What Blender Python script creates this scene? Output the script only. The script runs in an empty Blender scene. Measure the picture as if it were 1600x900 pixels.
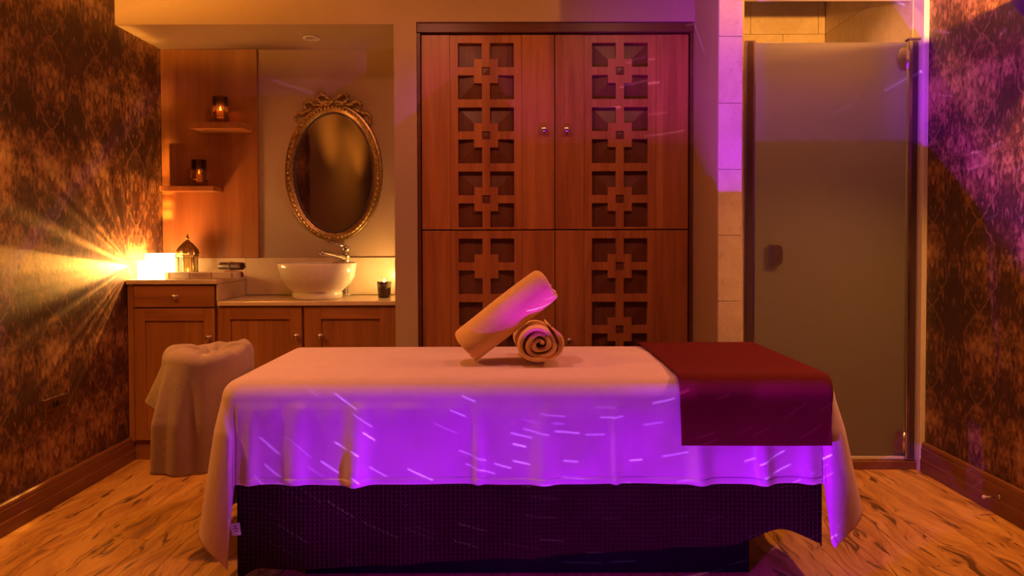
import bpy, math, random
from mathutils import Vector, Matrix, noise as mnoise
random.seed(7)
scene = bpy.context.scene
COL = scene.collection
PI = math.pi

# ------------------------------------------------------------------ camera
FPX = 1100.0
cam_d = bpy.data.cameras.new('camera'); cam = bpy.data.objects.new('camera', cam_d); COL.objects.link(cam)
cam_d.sensor_width = 36.0; cam_d.lens = 36.0 * FPX / 1600.0
PITCH = math.radians(1.3)
cam.location = (0.0, 0.0, 1.11)
cam.rotation_euler = (PI/2 - PITCH, math.radians(0.15), 0.0)
cam_d.shift_y = -(75.0 - FPX*math.tan(PITCH)) / 1600.0
cam_d.clip_start = 0.02
scene.camera = cam

# ------------------------------------------------------------------ view and world
vs = scene.view_settings
vs.view_transform = 'Standard'; vs.look = 'None'; vs.gamma = 1.0; vs.use_curve_mapping = False
vs.exposure = 0.0
w = bpy.data.worlds.new('world'); scene.world = w; w.use_nodes = True
w.node_tree.nodes['Background'].inputs[0].default_value = (0.02, 0.01, 0.006, 1)
w.node_tree.nodes['Background'].inputs[1].default_value = 0.3

# ------------------------------------------------------------------ lights
WARM = (1.0, 0.37, 0.05)
def light(name, kind, loc, power, color, size=0.03, aim=None, cone=None, blend=0.5):
    d = bpy.data.lights.new(name, kind); o = bpy.data.objects.new(name, d); COL.objects.link(o)
    o.location = loc; d.energy = power; d.color = color
    if kind in ('POINT', 'SPOT'): d.shadow_soft_size = size
    if kind == 'SPOT':
        d.spot_size = math.radians(cone); d.spot_blend = blend
    if kind == 'AREA': d.size = size
    if aim is not None:
        o.rotation_euler = Vector(aim).to_track_quat('-Z', 'Y').to_euler()
    return o
SC_R = (1.97, 2.53)
SC_L = (-1.935, 2.29)
light('sconce_up_light_right', 'POINT', (1.87, SC_R[1]-0.06, 2.042), 170, WARM, 0.012)
light('sconce_up_light_left', 'POINT', (-1.835, SC_L[1], 2.100), 90, WARM, 0.012)
light('sconce_down_light_right', 'SPOT', (1.88, SC_R[1]-0.02, 1.885), 72, WARM, 0.03, (-0.25, 0, -1), 120, 0.8)
light('sconce_down_light_left', 'SPOT', (-1.845, SC_L[1], 1.94), 78, WARM, 0.03, (0.25, 0, -1), 120, 0.8)
# fill spots added over the table to light its top and the wardrobe doors
light('table_fill_a', 'SPOT', (-0.50, 2.30, 2.58), 44, (1.0, 0.33, 0.18), 0.06, (0, 0.45, -1), 125, 0.9)
light('table_fill_b', 'SPOT', (0.60, 2.30, 2.58), 26, (1.0, 0.33, 0.18), 0.06, (0, 0.45, -1), 125, 0.9)
for yy_ in (0.3, -1.1):  # unseen spots added to brighten the plain wall that the mirror reflects
    light('rear_wall_fill_up', 'SPOT', (-1.30, yy_, 1.98), 26, WARM, 0.03, (-1, 0, 0.9), 110, 1.0)
light('rear_wall_fill_down', 'SPOT', (-1.25, -0.5, 2.56), 26, WARM, 0.03, (-0.62, 0, -1), 110, 0.9)
light('shower_downlight', 'SPOT', (1.45, 3.78, 2.585), 34, (1.0, 0.38, 0.15), 0.03, (0.0, -0.30, -1), 125, 0.9)

# star projector standing on the floor in front of the table (below the frame):
# one violet lamp whose beam carries short bright streaks
STAR = (0.30, 1.70, 0.20)
star = light('star_projector_light', 'SPOT', STAR, 12.5, (1, 1, 1), 0.003, (0.10, 1.0, 0.75), 160, 0.2)

def nt_new(nt, kind, **kw):
    n = nt.nodes.new(kind)
    for k, v in kw.items(): setattr(n, k, v)
    return n
class NG:
    """tiny helper for math chains in a node tree"""
    def __init__(s, nt): s.nt = nt
    def m(s, op, a, b=None, c=None, clamp=False):
        n = s.nt.nodes.new('ShaderNodeMath'); n.operation = op; n.use_clamp = clamp
        for i, v in enumerate((a, b, c)):
            if v is None: continue
            if isinstance(v, (int, float)): n.inputs[i].default_value = v
            else: s.nt.links.new(v, n.inputs[i])
        return n.outputs[0]
    def xyz(s, v):
        n = s.nt.nodes.new('ShaderNodeSeparateXYZ'); s.nt.links.new(v, n.inputs[0]); return n.outputs
    def comb(s, x, y, z):
        n = s.nt.nodes.new('ShaderNodeCombineXYZ')
        for i, v in enumerate((x, y, z)):
            if isinstance(v, (int, float)): n.inputs[i].default_value = v
            else: s.nt.links.new(v, n.inputs[i])
        return n.outputs[0]
    def noise(s, vec, scale=1, detail=2, rough=0.5, dist=0.0):
        n = s.nt.nodes.new('ShaderNodeTexNoise'); s.nt.links.new(vec, n.inputs['Vector'])
        n.inputs['Scale'].default_value = scale; n.inputs['Detail'].default_value = detail
        n.inputs['Roughness'].default_value = rough; n.inputs['Distortion'].default_value = dist
        return n.outputs['Fac']
    def white(s, vec):
        n = s.nt.nodes.new('ShaderNodeTexWhiteNoise'); n.noise_dimensions = '3D'
        s.nt.links.new(vec, n.inputs['Vector']); return n.outputs['Value']
    def ramp(s, fac, stops, interp='LINEAR'):
        n = s.nt.nodes.new('ShaderNodeValToRGB'); s.nt.links.new(fac, n.inputs[0])
        cr = n.color_ramp; cr.interpolation = interp
        while len(cr.elements) > len(stops): cr.elements.remove(cr.elements[-1])
        while len(cr.elements) < len(stops): cr.elements.new(0.5)
        for e, (p, c) in zip(cr.elements, stops):
            e.position = p; e.color = (c[0], c[1], c[2], 1)
        return n.outputs[0]
    def mix(s, fac, a, b, blend='MIX'):
        n = s.nt.nodes.new('ShaderNodeMix'); n.data_type = 'RGBA'; n.blend_type = blend
        for sock, v in ((n.inputs[0], fac), (n.inputs[6], a), (n.inputs[7], b)):
            if isinstance(v, (int, float)): sock.default_value = v
            elif isinstance(v, tuple): sock.default_value = (v[0], v[1], v[2], 1)
            else: s.nt.links.new(v, sock)
        return n.outputs[2]
    def smooth(s, x, a, b):
        n = s.nt.nodes.new('ShaderNodeMapRange'); n.interpolation_type = 'SMOOTHSTEP'
        s.nt.links.new(x, n.inputs[0]); n.inputs[1].default_value = a; n.inputs[2].default_value = b
        return n.outputs[0]

def star_nodes(o):
    d = o.data; d.use_nodes = True; nt = d.node_tree; g = NG(nt)
    em = nt.nodes['Emission']
    geo = nt.nodes.new('ShaderNodeNewGeometry')
    x, y, z = g.xyz(geo.outputs['Incoming'])
    yy = g.m('MAXIMUM', g.m('ABSOLUTE', y), 0.05)
    px = g.m('SUBTRACT', g.m('DIVIDE', x, yy), -0.04)
    pz = g.m('SUBTRACT', 2.65, g.m('DIVIDE', z, yy))
    rho = g.m('SQRT', g.m('ADD', g.m('MULTIPLY', px, px), g.m('MULTIPLY', pz, pz)))
    th = g.m('ARCTAN2', px, pz)
    r2 = g.m('MULTIPLY', rho, 20.0)
    row = g.m('FLOOR', r2); fr = g.m('SUBTRACT', r2, row)
    off = g.white(g.comb(row, 3.3, 0.5))
    c2 = g.m('ADD', g.m('MULTIPLY', th, 11.5), g.m('MULTIPLY', off, 7.0))
    col = g.m('FLOOR', c2); fc = g.m('SUBTRACT', c2, col)
    rnd = g.white(g.comb(row, col, 1.5)); rnd2 = g.white(g.comb(row, col, 8.5)); rnd3 = g.white(g.comb(row, col, 21.5))
    cen = g.m('ADD', 0.25, g.m('MULTIPLY', rnd2, 0.5))
    prof = g.m('SUBTRACT', 1.0, g.m('MULTIPLY', g.m('ABSOLUTE', g.m('SUBTRACT', fr, cen)), 11.0), clamp=True)
    ln = g.m('ADD', 0.35, g.m('MULTIPLY', rnd3, 0.5))
    lmask = g.m('LESS_THAN', fc, ln)
    on = g.m('LESS_THAN', rnd, 0.26)
    amp = g.m('ADD', 0.25, g.m('MULTIPLY', g.white(g.comb(row, col, 40.5)), 1.0))
    mask = g.m('MULTIPLY', g.m('MULTIPLY', prof, lmask), g.m('MULTIPLY', on, amp))
    soft = g.noise(geo.outputs['Incoming'], 5.0, 2)
    base = g.m('ADD', 0.55, g.m('MULTIPLY', soft, 0.9))
    colr = g.mix(mask, (0.36, 0.0, 1.0), (0.42, 0.20, 1.0))
    nt.links.new(colr, em.inputs['Color'])
    # two lobes: a wide low one, and a strong upper one thrown to the right
    ax = g.m('DIVIDE', x, yy); az = g.m('DIVIDE', z, yy)
    low = g.m('SUBTRACT', 1.0, g.smooth(az, 0.90, 1.02))
    flat = g.m('POWER', g.m('ADD', 1.0, g.m('MULTIPLY', ax, ax)), 1.35)          # added side boost against falloff: keeps the violet even over the cloth
    edge = g.m('ADD', 0.16, g.m('MULTIPLY', g.m('SUBTRACT', 1.0, g.smooth(g.m('ABSOLUTE', ax), 1.6, 2.4)), 0.84))
    ends = g.m('MULTIPLY', g.m('SUBTRACT', 1.0, g.smooth(ax, 1.36, 1.5)), g.smooth(ax, -2.5, -2.2))
    over = g.m('MULTIPLY', g.smooth(az, 0.80, 0.86), g.smooth(g.m('MULTIPLY', ax, -1.0), 0.5, 0.8))
    low = g.m('MULTIPLY', low, g.m('SUBTRACT', 1.0, over))
    low = g.m('MULTIPLY', g.m('MULTIPLY', low, ends), g.m('MULTIPLY', flat, edge))
    up = g.m('MULTIPLY', g.smooth(ax, -0.10, 0.42), g.m('MULTIPLY', g.smooth(az, 0.72, 1.0), 24.0))
    gap = g.m('MULTIPLY', g.smooth(ax, 0.50, 0.56), g.m('SUBTRACT', 1.0, g.smooth(ax, 0.84, 0.93)))
    up = g.m('MULTIPLY', up, g.m('SUBTRACT', 1.0, g.m('MULTIPLY', gap, 0.93)))
    mid = g.m('MULTIPLY', g.smooth(ax, -0.56, -0.38), g.m('MULTIPLY', g.smooth(az, 0.765, 0.84), g.m('SUBTRACT', 1.0, g.smooth(az, 0.93, 1.05))))
    up = g.m('ADD', up, g.m('MULTIPLY', mid, 5.5))
    up = g.m('ADD', up, g.m('MULTIPLY', g.smooth(ax, -0.25, 0.05), g.m('MULTIPLY', g.smooth(az, 0.9, 1.0), 0.3)))
    lobe = g.m('ADD', low, up)
    tot = g.m('MULTIPLY', lobe, g.m('ADD', base, g.m('MULTIPLY', mask, 3.2)))
    nt.links.new(tot, em.inputs['Strength'])
star_nodes(star)

# candle lantern beside the left wall: light leaves through its slits as a fan of rays
LAMP = (-1.885, 3.575, 0.985)
lamp_l = light('slit_lantern_light', 'POINT', LAMP, 26, (1.0, 0.42, 0.06), 0.004)
def lamp_nodes(o):
    d = o.data; d.use_nodes = True; nt = d.node_tree; g = NG(nt); em = nt.nodes['Emission']
    geo = nt.nodes.new('ShaderNodeNewGeometry')
    x, y, z = g.xyz(geo.outputs['Incoming'])
    ang = g.m('ARCTAN2', z, g.m('MULTIPLY', y, -1.0))
    n1 = g.noise(g.comb(g.m('MULTIPLY', ang, 11.0), 0.7, 0.2), 1.0, 2, 0.5)
    ray = g.m('ADD', 0.10, g.m('MULTIPLY', g.smooth(n1, 0.40, 0.62), 1.3))
    # the slits throw their light out flat along the wall
    graze = g.m('POWER', g.m('DIVIDE', 1.0, g.m('ADD', g.m('ABSOLUTE', x), 0.09)), 1.7)
    ray = g.m('MULTIPLY', ray, g.m('MULTIPLY', graze, 0.30))
    wav = g.noise(g.comb(g.m('MULTIPLY', x, 3.0), g.m('MULTIPLY', y, 3.0), g.m('MULTIPLY', z, 14.0)), 1.0, 3, 0.5, 0.8)
    wv = g.m('ADD', 0.25, g.m('MULTIPLY', g.smooth(wav, 0.40, 0.66), 1.1))
    side = g.smooth(x, -0.25, 0.1)
    st = g.m('ADD', g.m('MULTIPLY', ray, g.m('SUBTRACT', 1.0, side)), g.m('MULTIPLY', wv, side))
    nt.links.new(st, em.inputs['Strength'])
lamp_nodes(lamp_l)

# ------------------------------------------------------------------ mesh helpers
class MB:
    def __init__(s): s.v = []; s.f = []
    def add(s, vs_, fs_):
        o = len(s.v); s.v += [tuple(p) for p in vs_]; s.f += [tuple(i + o for i in f) for f in fs_]
        return s
    def box(s, x0, x1, y0, y1, z0, z1):
        return s.add([(x0,y0,z0),(x1,y0,z0),(x1,y1,z0),(x0,y1,z0),(x0,y0,z1),(x1,y0,z1),(x1,y1,z1),(x0,y1,z1)],
                     [(0,3,2,1),(4,5,6,7),(0,1,5,4),(1,2,6,5),(2,3,7,6),(3,0,4,7)])
    def prism(s, poly, y0, y1, axis='Y'):
        """poly: list of 2-d points; extruded along axis. (X,Z) for Y, (Y,Z) for X, (X,Y) for Z"""
        n = len(poly)
        def P(p, t):
            return {'Y': (p[0], t, p[1]), 'X': (t, p[0], p[1]), 'Z': (p[0], p[1], t)}[axis]
        vs_ = [P(p, y0) for p in poly] + [P(p, y1) for p in poly]
        fs_ = [tuple(range(n))[::-1], tuple(range(n, 2*n))] + [(i, (i+1) % n, n + (i+1) % n, n + i) for i in range(n)]
        return s.add(vs_, fs_)
    def lathe(s, prof, n=32, c=(0,0,0), axis='Z', sx=1.0, sy=1.0, a0=0.0, a1=2*PI):
        """prof: list of (r, h)"""
        full = abs(a1 - a0 - 2*PI) < 1e-6
        m = n if full else n + 1
        vs_ = []; fs_ = []
        for (r, h) in prof:
            for i in range(m):
                a = a0 + (a1-a0)*i/n
                x, y = r*math.cos(a)*sx, r*math.sin(a)*sy
                p = {'Z': (x, y, h), 'Y': (x, h, y), 'X': (h, x, y)}[axis]
                vs_.append((p[0]+c[0], p[1]+c[1], p[2]+c[2]))
        for j in range(len(prof)-1):
            for i in range(n):
                k = (i+1) % m
                fs_.append((j*m+i, j*m+k, (j+1)*m+k, (j+1)*m+i))
        return s.add(vs_, fs_)
    def tube(s, pts, r, n=10, closed=False, cap=True, flat=1.0):
        pts = [Vector(p) for p in pts]; N = len(pts)
        rr = r if isinstance(r, (list, tuple)) else [r]*N
        vs_ = []; fs_ = []
        up = Vector((0, 0, 1)); prev = None
        for i, p in enumerate(pts):
            if closed: t = pts[(i+1) % N] - pts[(i-1) % N]
            else: t = pts[min(i+1, N-1)] - pts[max(i-1, 0)]
            t.normalize()
            if prev is None:
                a = Vector((0, 1, 0)) if abs(t.y) < 0.9 else Vector((1, 0, 0))
                e1 = (a - t*a.dot(t)).normalized()
            else:
                e1 = (prev - t*prev.dot(t)).normalized()
            prev = e1; e2 = t.cross(e1)
            for k in range(n):
                a = 2*PI*k/n
                vs_.append(p + e1*math.cos(a)*rr[i]*flat + e2*math.sin(a)*rr[i])
        for i in range(N if closed else N-1):
            j = (i+1) % N
            for k in range(n):
                fs_.append((i*n+k, i*n+(k+1) % n, j*n+(k+1) % n, j*n+k))
        if cap and not closed:
            fs_.append(tuple(range(n))[::-1]); fs_.append(tuple((N-1)*n+k for k in range(n)))
        return s.add(vs_, fs_)
    def ball(s, c, r, n=10, m=6, sc=(1,1,1)):
        prof = [(math.sin(PI*j/m)*r + 1e-5, -math.cos(PI*j/m)*r) for j in range(m+1)]
        o = len(s.v); s.lathe(prof, n)
        for i in range(o, len(s.v)):
            v = s.v[i]; s.v[i] = (c[0]+v[0]*sc[0], c[1]+v[1]*sc[1], c[2]+v[2]*sc[2])
        return s
    def grid(s, fn, nu, nv, wrap=False):
        vs_ = [fn(i/nu, j/nv) for j in range(nv+1) for i in range(nu+1)]
        fs_ = [(j*(nu+1)+i, j*(nu+1)+i+1, (j+1)*(nu+1)+i+1, (j+1)*(nu+1)+i) for j in range(nv) for i in range(nu)]
        return s.add(vs_, fs_)
    def build(s, name, mat=None, parent=None, smooth=False, bevel=0.0, solid=0.0, loc=None, angle=None, fixn=True):
        me = bpy.data.meshes.new(name); me.from_pydata(s.v, [], s.f)
        if fixn:
            import bmesh
            bm = bmesh.new(); bm.from_mesh(me); bmesh.ops.recalc_face_normals(bm, faces=bm.faces); bm.to_mesh(me); bm.free()
        me.validate(); me.update()
        return link(name, me, mat, parent, smooth, bevel, solid, loc)
def link(name, me, mat=None, parent=None, smooth=False, bevel=0.0, solid=0.0, loc=None):
    o = bpy.data.objects.new(name, me); COL.objects.link(o)
    if mat is not None:
        me.materials.clear(); me.materials.append(mat)
    if smooth:
        me.polygons.foreach_set('use_smooth', [True]*len(me.polygons))
    if solid:
        m = o.modifiers.new('solid', 'SOLIDIFY'); m.thickness = solid; m.offset = 0
    if bevel:
        m = o.modifiers.new('bevel', 'BEVEL'); m.width = bevel; m.segments = 2; m.limit_method = 'ANGLE'; m.angle_limit = math.radians(40)
        m.harden_normals = False
    if parent is not None: o.parent = parent
    if loc is not None: o.location = loc
    return o
def tag(o, label, cat, group=None, kind=None):
    o['label'] = label; o['category'] = cat
    if group: o['group'] = group
    if kind: o['kind'] = kind
    return o
def struct(o, label=None, cat=None):
    o['kind'] = 'structure'
    if label: o['label'] = label
    if cat: o['category'] = cat
    return o
def thing(name, label, cat, loc=(0,0,0), group=None, rot=(0,0,0)):
    o = bpy.data.objects.new(name, None); COL.objects.link(o); o.location = loc; o.rotation_euler = rot
    o.empty_display_size = 0.05
    return tag(o, label, cat, group)

# ------------------------------------------------------------------ materials
def mat_base(name):
    m = bpy.data.materials.new(name); m.use_nodes = True; nt = m.node_tree
    return m, nt, nt.nodes['Principled BSDF'], NG(nt)
def bump(nt, bs, h, strength=0.3, dist=0.005):
    b = nt.nodes.new('ShaderNodeBump'); b.inputs['Strength'].default_value = strength; b.inputs['Distance'].default_value = dist
    nt.links.new(h, b.inputs['Height']); nt.links.new(b.outputs[0], bs.inputs['Normal'])
def objcoord(nt, rnd=True):
    tc = nt.nodes.new('ShaderNodeTexCoord')
    if not rnd: return tc.outputs['Object']
    oi = nt.nodes.new('ShaderNodeObjectInfo')
    g = NG(nt)
    v = nt.nodes.new('ShaderNodeVectorMath'); v.operation = 'ADD'
    nt.links.new(tc.outputs['Object'], v.inputs[0])
    r = g.m('MULTIPLY', oi.outputs['Random'], 40.0)
    nt.links.new(g.comb(r, r, r), v.inputs[1])
    return v.outputs[0]
def wood(name, dark, lite, axis='Z', fine=1.0, rough=0.38, contrast=(0.3, 0.75)):
    m, nt, bs, g = mat_base(name)
    v = objcoord(nt); x, y, z = g.xyz(v)
    sc = {'X': (0.9, 14, 14), 'Y': (14, 0.9, 14), 'Z': (14, 14, 0.9)}[axis]
    vv = g.comb(g.m('MULTIPLY', x, sc[0]*fine), g.m('MULTIPLY', y, sc[1]*fine), g.m('MULTIPLY', z, sc[2]*fine))
    n1 = g.noise(vv, 1.0, 5, 0.6, 0.6)
    c1 = g.ramp(n1, [(contrast[0], dark), (contrast[1], lite)])
    sc2 = {'X': (3, 90, 90), 'Y': (90, 3, 90), 'Z': (90, 90, 3)}[axis]
    v2 = g.comb(g.m('MULTIPLY', x, sc2[0]), g.m('MULTIPLY', y, sc2[1]), g.m('MULTIPLY', z, sc2[2]))
    n2 = g.noise(v2, 1.0, 3, 0.6)
    c2 = g.mix(g.m('MULTIPLY', g.smooth(n2, 0.5, 0.75), 0.35), c1, tuple(0.45*k for k in dark))
    nt.links.new(c2, bs.inputs['Base Color'])
    bs.inputs['Roughness'].default_value = rough
    bump(nt, bs, n2, 0.12, 0.002)
    return m
def paint(name, col, rough=0.7, var=0.06, bscale=180):
    m, nt, bs, g = mat_base(name); v = objcoord(nt, False)
    n = g.noise(v, 2.5, 4, 0.6)
    c = g.ramp(n, [(0.25, tuple(k*(1-var) for k in col)), (0.75, tuple(min(1, k*(1+var)) for k in col))])
    nt.links.new(c, bs.inputs['Base Color']); bs.inputs['Roughness'].default_value = rough
    bump(nt, bs, g.noise(v, bscale, 2), 0.08, 0.001)
    return m
def metal(name, col, rough=0.25, var=0.0):
    m, nt, bs, g = mat_base(name); v = objcoord(nt, False)
    n = g.noise(v, 60, 3)
    c = g.ramp(n, [(0.3, tuple(k*(1-var) for k in col)), (0.7, col)])
    nt.links.new(c, bs.inputs['Base Color'])
    bs.inputs['Metallic'].default_value = 1.0
    nt.links.new(g.m('ADD', rough*0.85, g.m('MULTIPLY', n, rough*0.3)), bs.inputs['Roughness'])
    return m
def fabric(name, col, kind='plain', rough=0.9, sheen=0.2, subs=0.0):
    m, nt, bs, g = mat_base(name); v = objcoord(nt, False); x, y, z = g.xyz(v)
    n = g.noise(v, 9, 4, 0.6)
    c = g.ramp(n, [(0.3, tuple(k*0.93 for k in col)), (0.7, col)])
    if kind == 'terry':
        h = g.noise(v, 330, 3, 0.7)
        c = g.mix(g.m('MULTIPLY', g.smooth(h, 0.45, 0.3), 0.25), c, tuple(k*0.6 for k in col))
        bump(nt, bs, g.m('ADD', h, g.m('MULTIPLY', g.noise(v, 60, 2), 0.6)), 0.7, 0.004)
    elif kind == 'waffle':
        k = 2*PI/0.0145
        sx = g.m('ABSOLUTE', g.m('SINE', g.m('MULTIPLY', x, k/2))); sz = g.m('ABSOLUTE', g.m('SINE', g.m('MULTIPLY', z, k/2)))
        mm = g.m('MINIMUM', sx, sz)
        c = g.mix(g.smooth(mm, 0.35, 0.8), c, tuple(q*0.5 for q in col))
        bump(nt, bs, g.m('MULTIPLY', mm, -1.0), 1.0, 0.006)
    else:
        h = g.m('ADD', g.m('SINE', g.m('MULTIPLY', x, 2600)), g.m('SINE', g.m('MULTIPLY', g.m('ADD', y, z), 2600)))
        bump(nt, bs, g.m('ADD', g.m('MULTIPLY', h, 0.1), g.m('MULTIPLY', g.noise(v, 26, 3), 1.5)), 0.18, 0.006)
    nt.links.new(c, bs.inputs['Base Color'])
    bs.inputs['Roughness'].default_value = rough
    bs.inputs['Sheen Weight'].default_value = sheen
    bs.inputs['Specular IOR Level'].default_value = 0.12
    return m
def plain(name, col, rough=0.5, metal_=0.0, emit=None, estr=0.0, spec=0.5):
    m, nt, bs, g = mat_base(name)
    n = g.noise(objcoord(nt, False), 40, 2)
    nt.links.new(g.ramp(n, [(0.3, tuple(k*0.94 for k in col)), (0.7, col)]), bs.inputs['Base Color'])
    bs.inputs['Roughness'].default_value = rough; bs.inputs['Metallic'].default_value = metal_
    bs.inputs['Specular IOR Level'].default_value = spec
    if emit:
        bs.inputs['Emission Color'].default_value = (*emit, 1); bs.inputs['Emission Strength'].default_value = estr
    return m
def stone(name, a, b, vein, scale=7, rough=0.45):
    m, nt, bs, g = mat_base(name); v = objcoord(nt)
    n = g.noise(v, scale, 7, 0.65, 0.8); n2 = g.noise(v, scale*4.5, 5, 0.7, 1.5)
    c = g.ramp(n, [(0.3, a), (0.7, b)])
    c = g.mix(g.m('MULTIPLY', g.smooth(n2, 0.56, 0.68), 0.55), c, vein)
    nt.links.new(c, bs.inputs['Base Color']); bs.inputs['Roughness'].default_value = rough
    bump(nt, bs, n2, 0.15, 0.002)
    return m
def wallpaper(name):
    m, nt, bs, g = mat_base(name)
    geo = nt.nodes.new('ShaderNodeNewGeometry'); x, y, z = g.xyz(geo.outputs['Position'])
    PU, PV = 0.33, 0.39
    u = g.m('DIVIDE', y, PU); v = g.m('DIVIDE', g.m('SUBTRACT', z, 1.19), PV)
    fu = g.m('MULTIPLY', g.m('PINGPONG', u, 0.5), 2.0)            # 0 on a column axis, 1 between columns
    fv = g.m('FRACT', v)
    wob = g.noise(g.comb(g.m('MULTIPLY', fu, 2.6), g.m('MULTIPLY', fv, 5.0), 1.7), 1.0, 4, 0.65)
    wob2 = g.noise(g.comb(g.m('MULTIPLY', fu, 5.0), g.m('MULTIPLY', fv, 7.0), 6.1), 1.0, 5, 0.7)
    ogee = g.m('MULTIPLY', g.m('POWER', g.m('SINE', g.m('MULTIPLY', fv, PI)), 0.75), 0.66)
    dist = g.m('SUBTRACT', g.m('ADD', fu, g.m('MULTIPLY', g.m('SUBTRACT', wob, 0.5), 0.55)), ogee)
    line = g.m('SUBTRACT', 1.0, g.smooth(g.m('ABSOLUTE', dist), 0.012, 0.05))
    # light plumes low inside each ogee, dark fields round the crossings
    inside = g.smooth(dist, 0.10, -0.25)
    band = g.m('COSINE', g.m('MULTIPLY', g.m('SUBTRACT', fv, 0.62), 2*PI))
    worn = g.noise(geo.outputs['Position'], 2.1, 5, 0.65)
    tone = g.m('ADD', g.m('ADD', g.m('MULTIPLY', band, 0.10), g.m('MULTIPLY', g.m('SUBTRACT', wob2, 0.5), 1.3)),
               g.m('ADD', g.m('ADD', 0.40, g.m('MULTIPLY', inside, 0.08)), g.m('MULTIPLY', g.m('SUBTRACT', worn, 0.5), 1.0)))
    c = g.ramp(tone, [(0.24, (0.055, 0.022, 0.018)), (0.40, (0.10, 0.040, 0.026)), (0.50, (0.20, 0.090, 0.045)), (0.62, (0.36, 0.20, 0.095)), (0.85, (0.52, 0.32, 0.15))])
    c = g.mix(g.m('MULTIPLY', line, 0.40), c, (0.42, 0.22, 0.11))
    dab = g.noise(g.comb(g.m('MULTIPLY', fu, 7.0), g.m('MULTIPLY', fv, 5.0), 3.3), 1.0, 3, 0.6)
    c = g.mix(g.m('MULTIPLY', g.smooth(dab, 0.60, 0.66), 0.45), c, (0.42, 0.21, 0.12))
    c = g.mix(g.m('MULTIPLY', g.smooth(dab, 0.41, 0.34), 0.5), c, (0.06, 0.024, 0.018))
    nt.links.new(c, bs.inputs['Base Color'])
    bs.inputs['Roughness'].default_value = 0.5
    fine = g.noise(geo.outputs['Position'], 400, 2, 0.7)
    bump(nt, bs, g.m('ADD', g.m('MULTIPLY', fine, 0.4), g.m('MULTIPLY', tone, 0.8)), 0.35, 0.003)
    return m
def floor_wood(name):
    m, nt, bs, g = mat_base(name)
    geo = nt.nodes.new('ShaderNodeNewGeometry'); x, y, z = g.xyz(geo.outputs['Position'])
    oi = nt.nodes.new('ShaderNodeObjectInfo'); r = g.m('MULTIPLY', oi.outputs['Random'], 3.0)
    warp = g.noise(g.comb(g.m('MULTIPLY', x, 2.2), g.m('MULTIPLY', y, 1.3), r), 1.0, 3, 0.6)
    xx = g.m('ADD', x, g.m('MULTIPLY', g.m('SUBTRACT', warp, 0.5), 0.30))
    v1 = g.comb(g.m('MULTIPLY', xx, 15.0), g.m('MULTIPLY', y, 2.0), r)
    n1 = g.noise(v1, 1.0, 5, 0.62, 0.9)
    v2 = g.comb(g.m('MULTIPLY', xx, 24.0), g.m('MULTIPLY', y, 3.4), g.m('ADD', r, 9.0))
    n2 = g.noise(v2, 1.0, 4, 0.6, 1.3)
    v3 = g.comb(g.m('MULTIPLY', xx, 130.0), g.m('MULTIPLY', y, 5.0), r)
    n3 = g.noise(v3, 1.0, 3, 0.6)
    c = g.ramp(n1, [(0.30, (0.30, 0.13, 0.035)), (0.47, (0.60, 0.30, 0.085)), (0.66, (0.82, 0.48, 0.15))])
    c = g.mix(g.m('MULTIPLY', g.smooth(n2, 0.555, 0.66), 0.92), c, (0.085, 0.035, 0.014))
    c = g.mix(g.m('MULTIPLY', g.smooth(n3, 0.5, 0.8), 0.35), c, (0.22, 0.10, 0.04))
    c = g.mix(0.10, c, g.ramp(oi.outputs['Random'], [(0.0, (0.3, 0.14, 0.05)), (1.0, (0.7, 0.4, 0.17))]))
    nt.links.new(c, bs.inputs['Base Color'])
    bs.inputs['Roughness'].default_value = 0.42
    bump(nt, bs, n3, 0.12, 0.001)
    return m
def frosted(name, col=(0.62, 0.60, 0.58)):
    m = bpy.data.materials.new(name); m.use_nodes = True; nt = m.node_tree; g = NG(nt)
    for n in list(nt.nodes):
        if n.type == 'BSDF_PRINCIPLED': nt.nodes.remove(n)
    out = nt.nodes['Material Output']
    tl = nt.nodes.new('ShaderNodeBsdfTranslucent'); df = nt.nodes.new('ShaderNodeBsdfDiffuse'); gl = nt.nodes.new('ShaderNodeBsdfGlossy')
    n = g.noise(objcoord(nt, False), 300, 2)
    cc = g.ramp(n, [(0.3, tuple(k*0.97 for k in col)), (0.7, col)])
    for b in (tl, df): nt.links.new(cc, b.inputs['Color'])
    gl.inputs['Roughness'].default_value = 0.5; gl.inputs['Color'].default_value = (0.9, 0.9, 0.9, 1)
    m1 = nt.nodes.new('ShaderNodeMixShader'); m1.inputs[0].default_value = 0.12
    nt.links.new(tl.outputs[0], m1.inputs[1]); nt.links.new(df.outputs[0], m1.inputs[2])
    fr = nt.nodes.new('ShaderNodeFresnel'); fr.inputs[0].default_value = 1.5
    m2 = nt.nodes.new('ShaderNodeMixShader'); nt.links.new(g.m('MULTIPLY', fr.outputs[0], 1.6), m2.inputs[0])
    nt.links.new(m1.outputs[0], m2.inputs[1]); nt.links.new(gl.outputs[0], m2.inputs[2])
    nt.links.new(m2.outputs[0], out.inputs[0])
    return m
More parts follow.
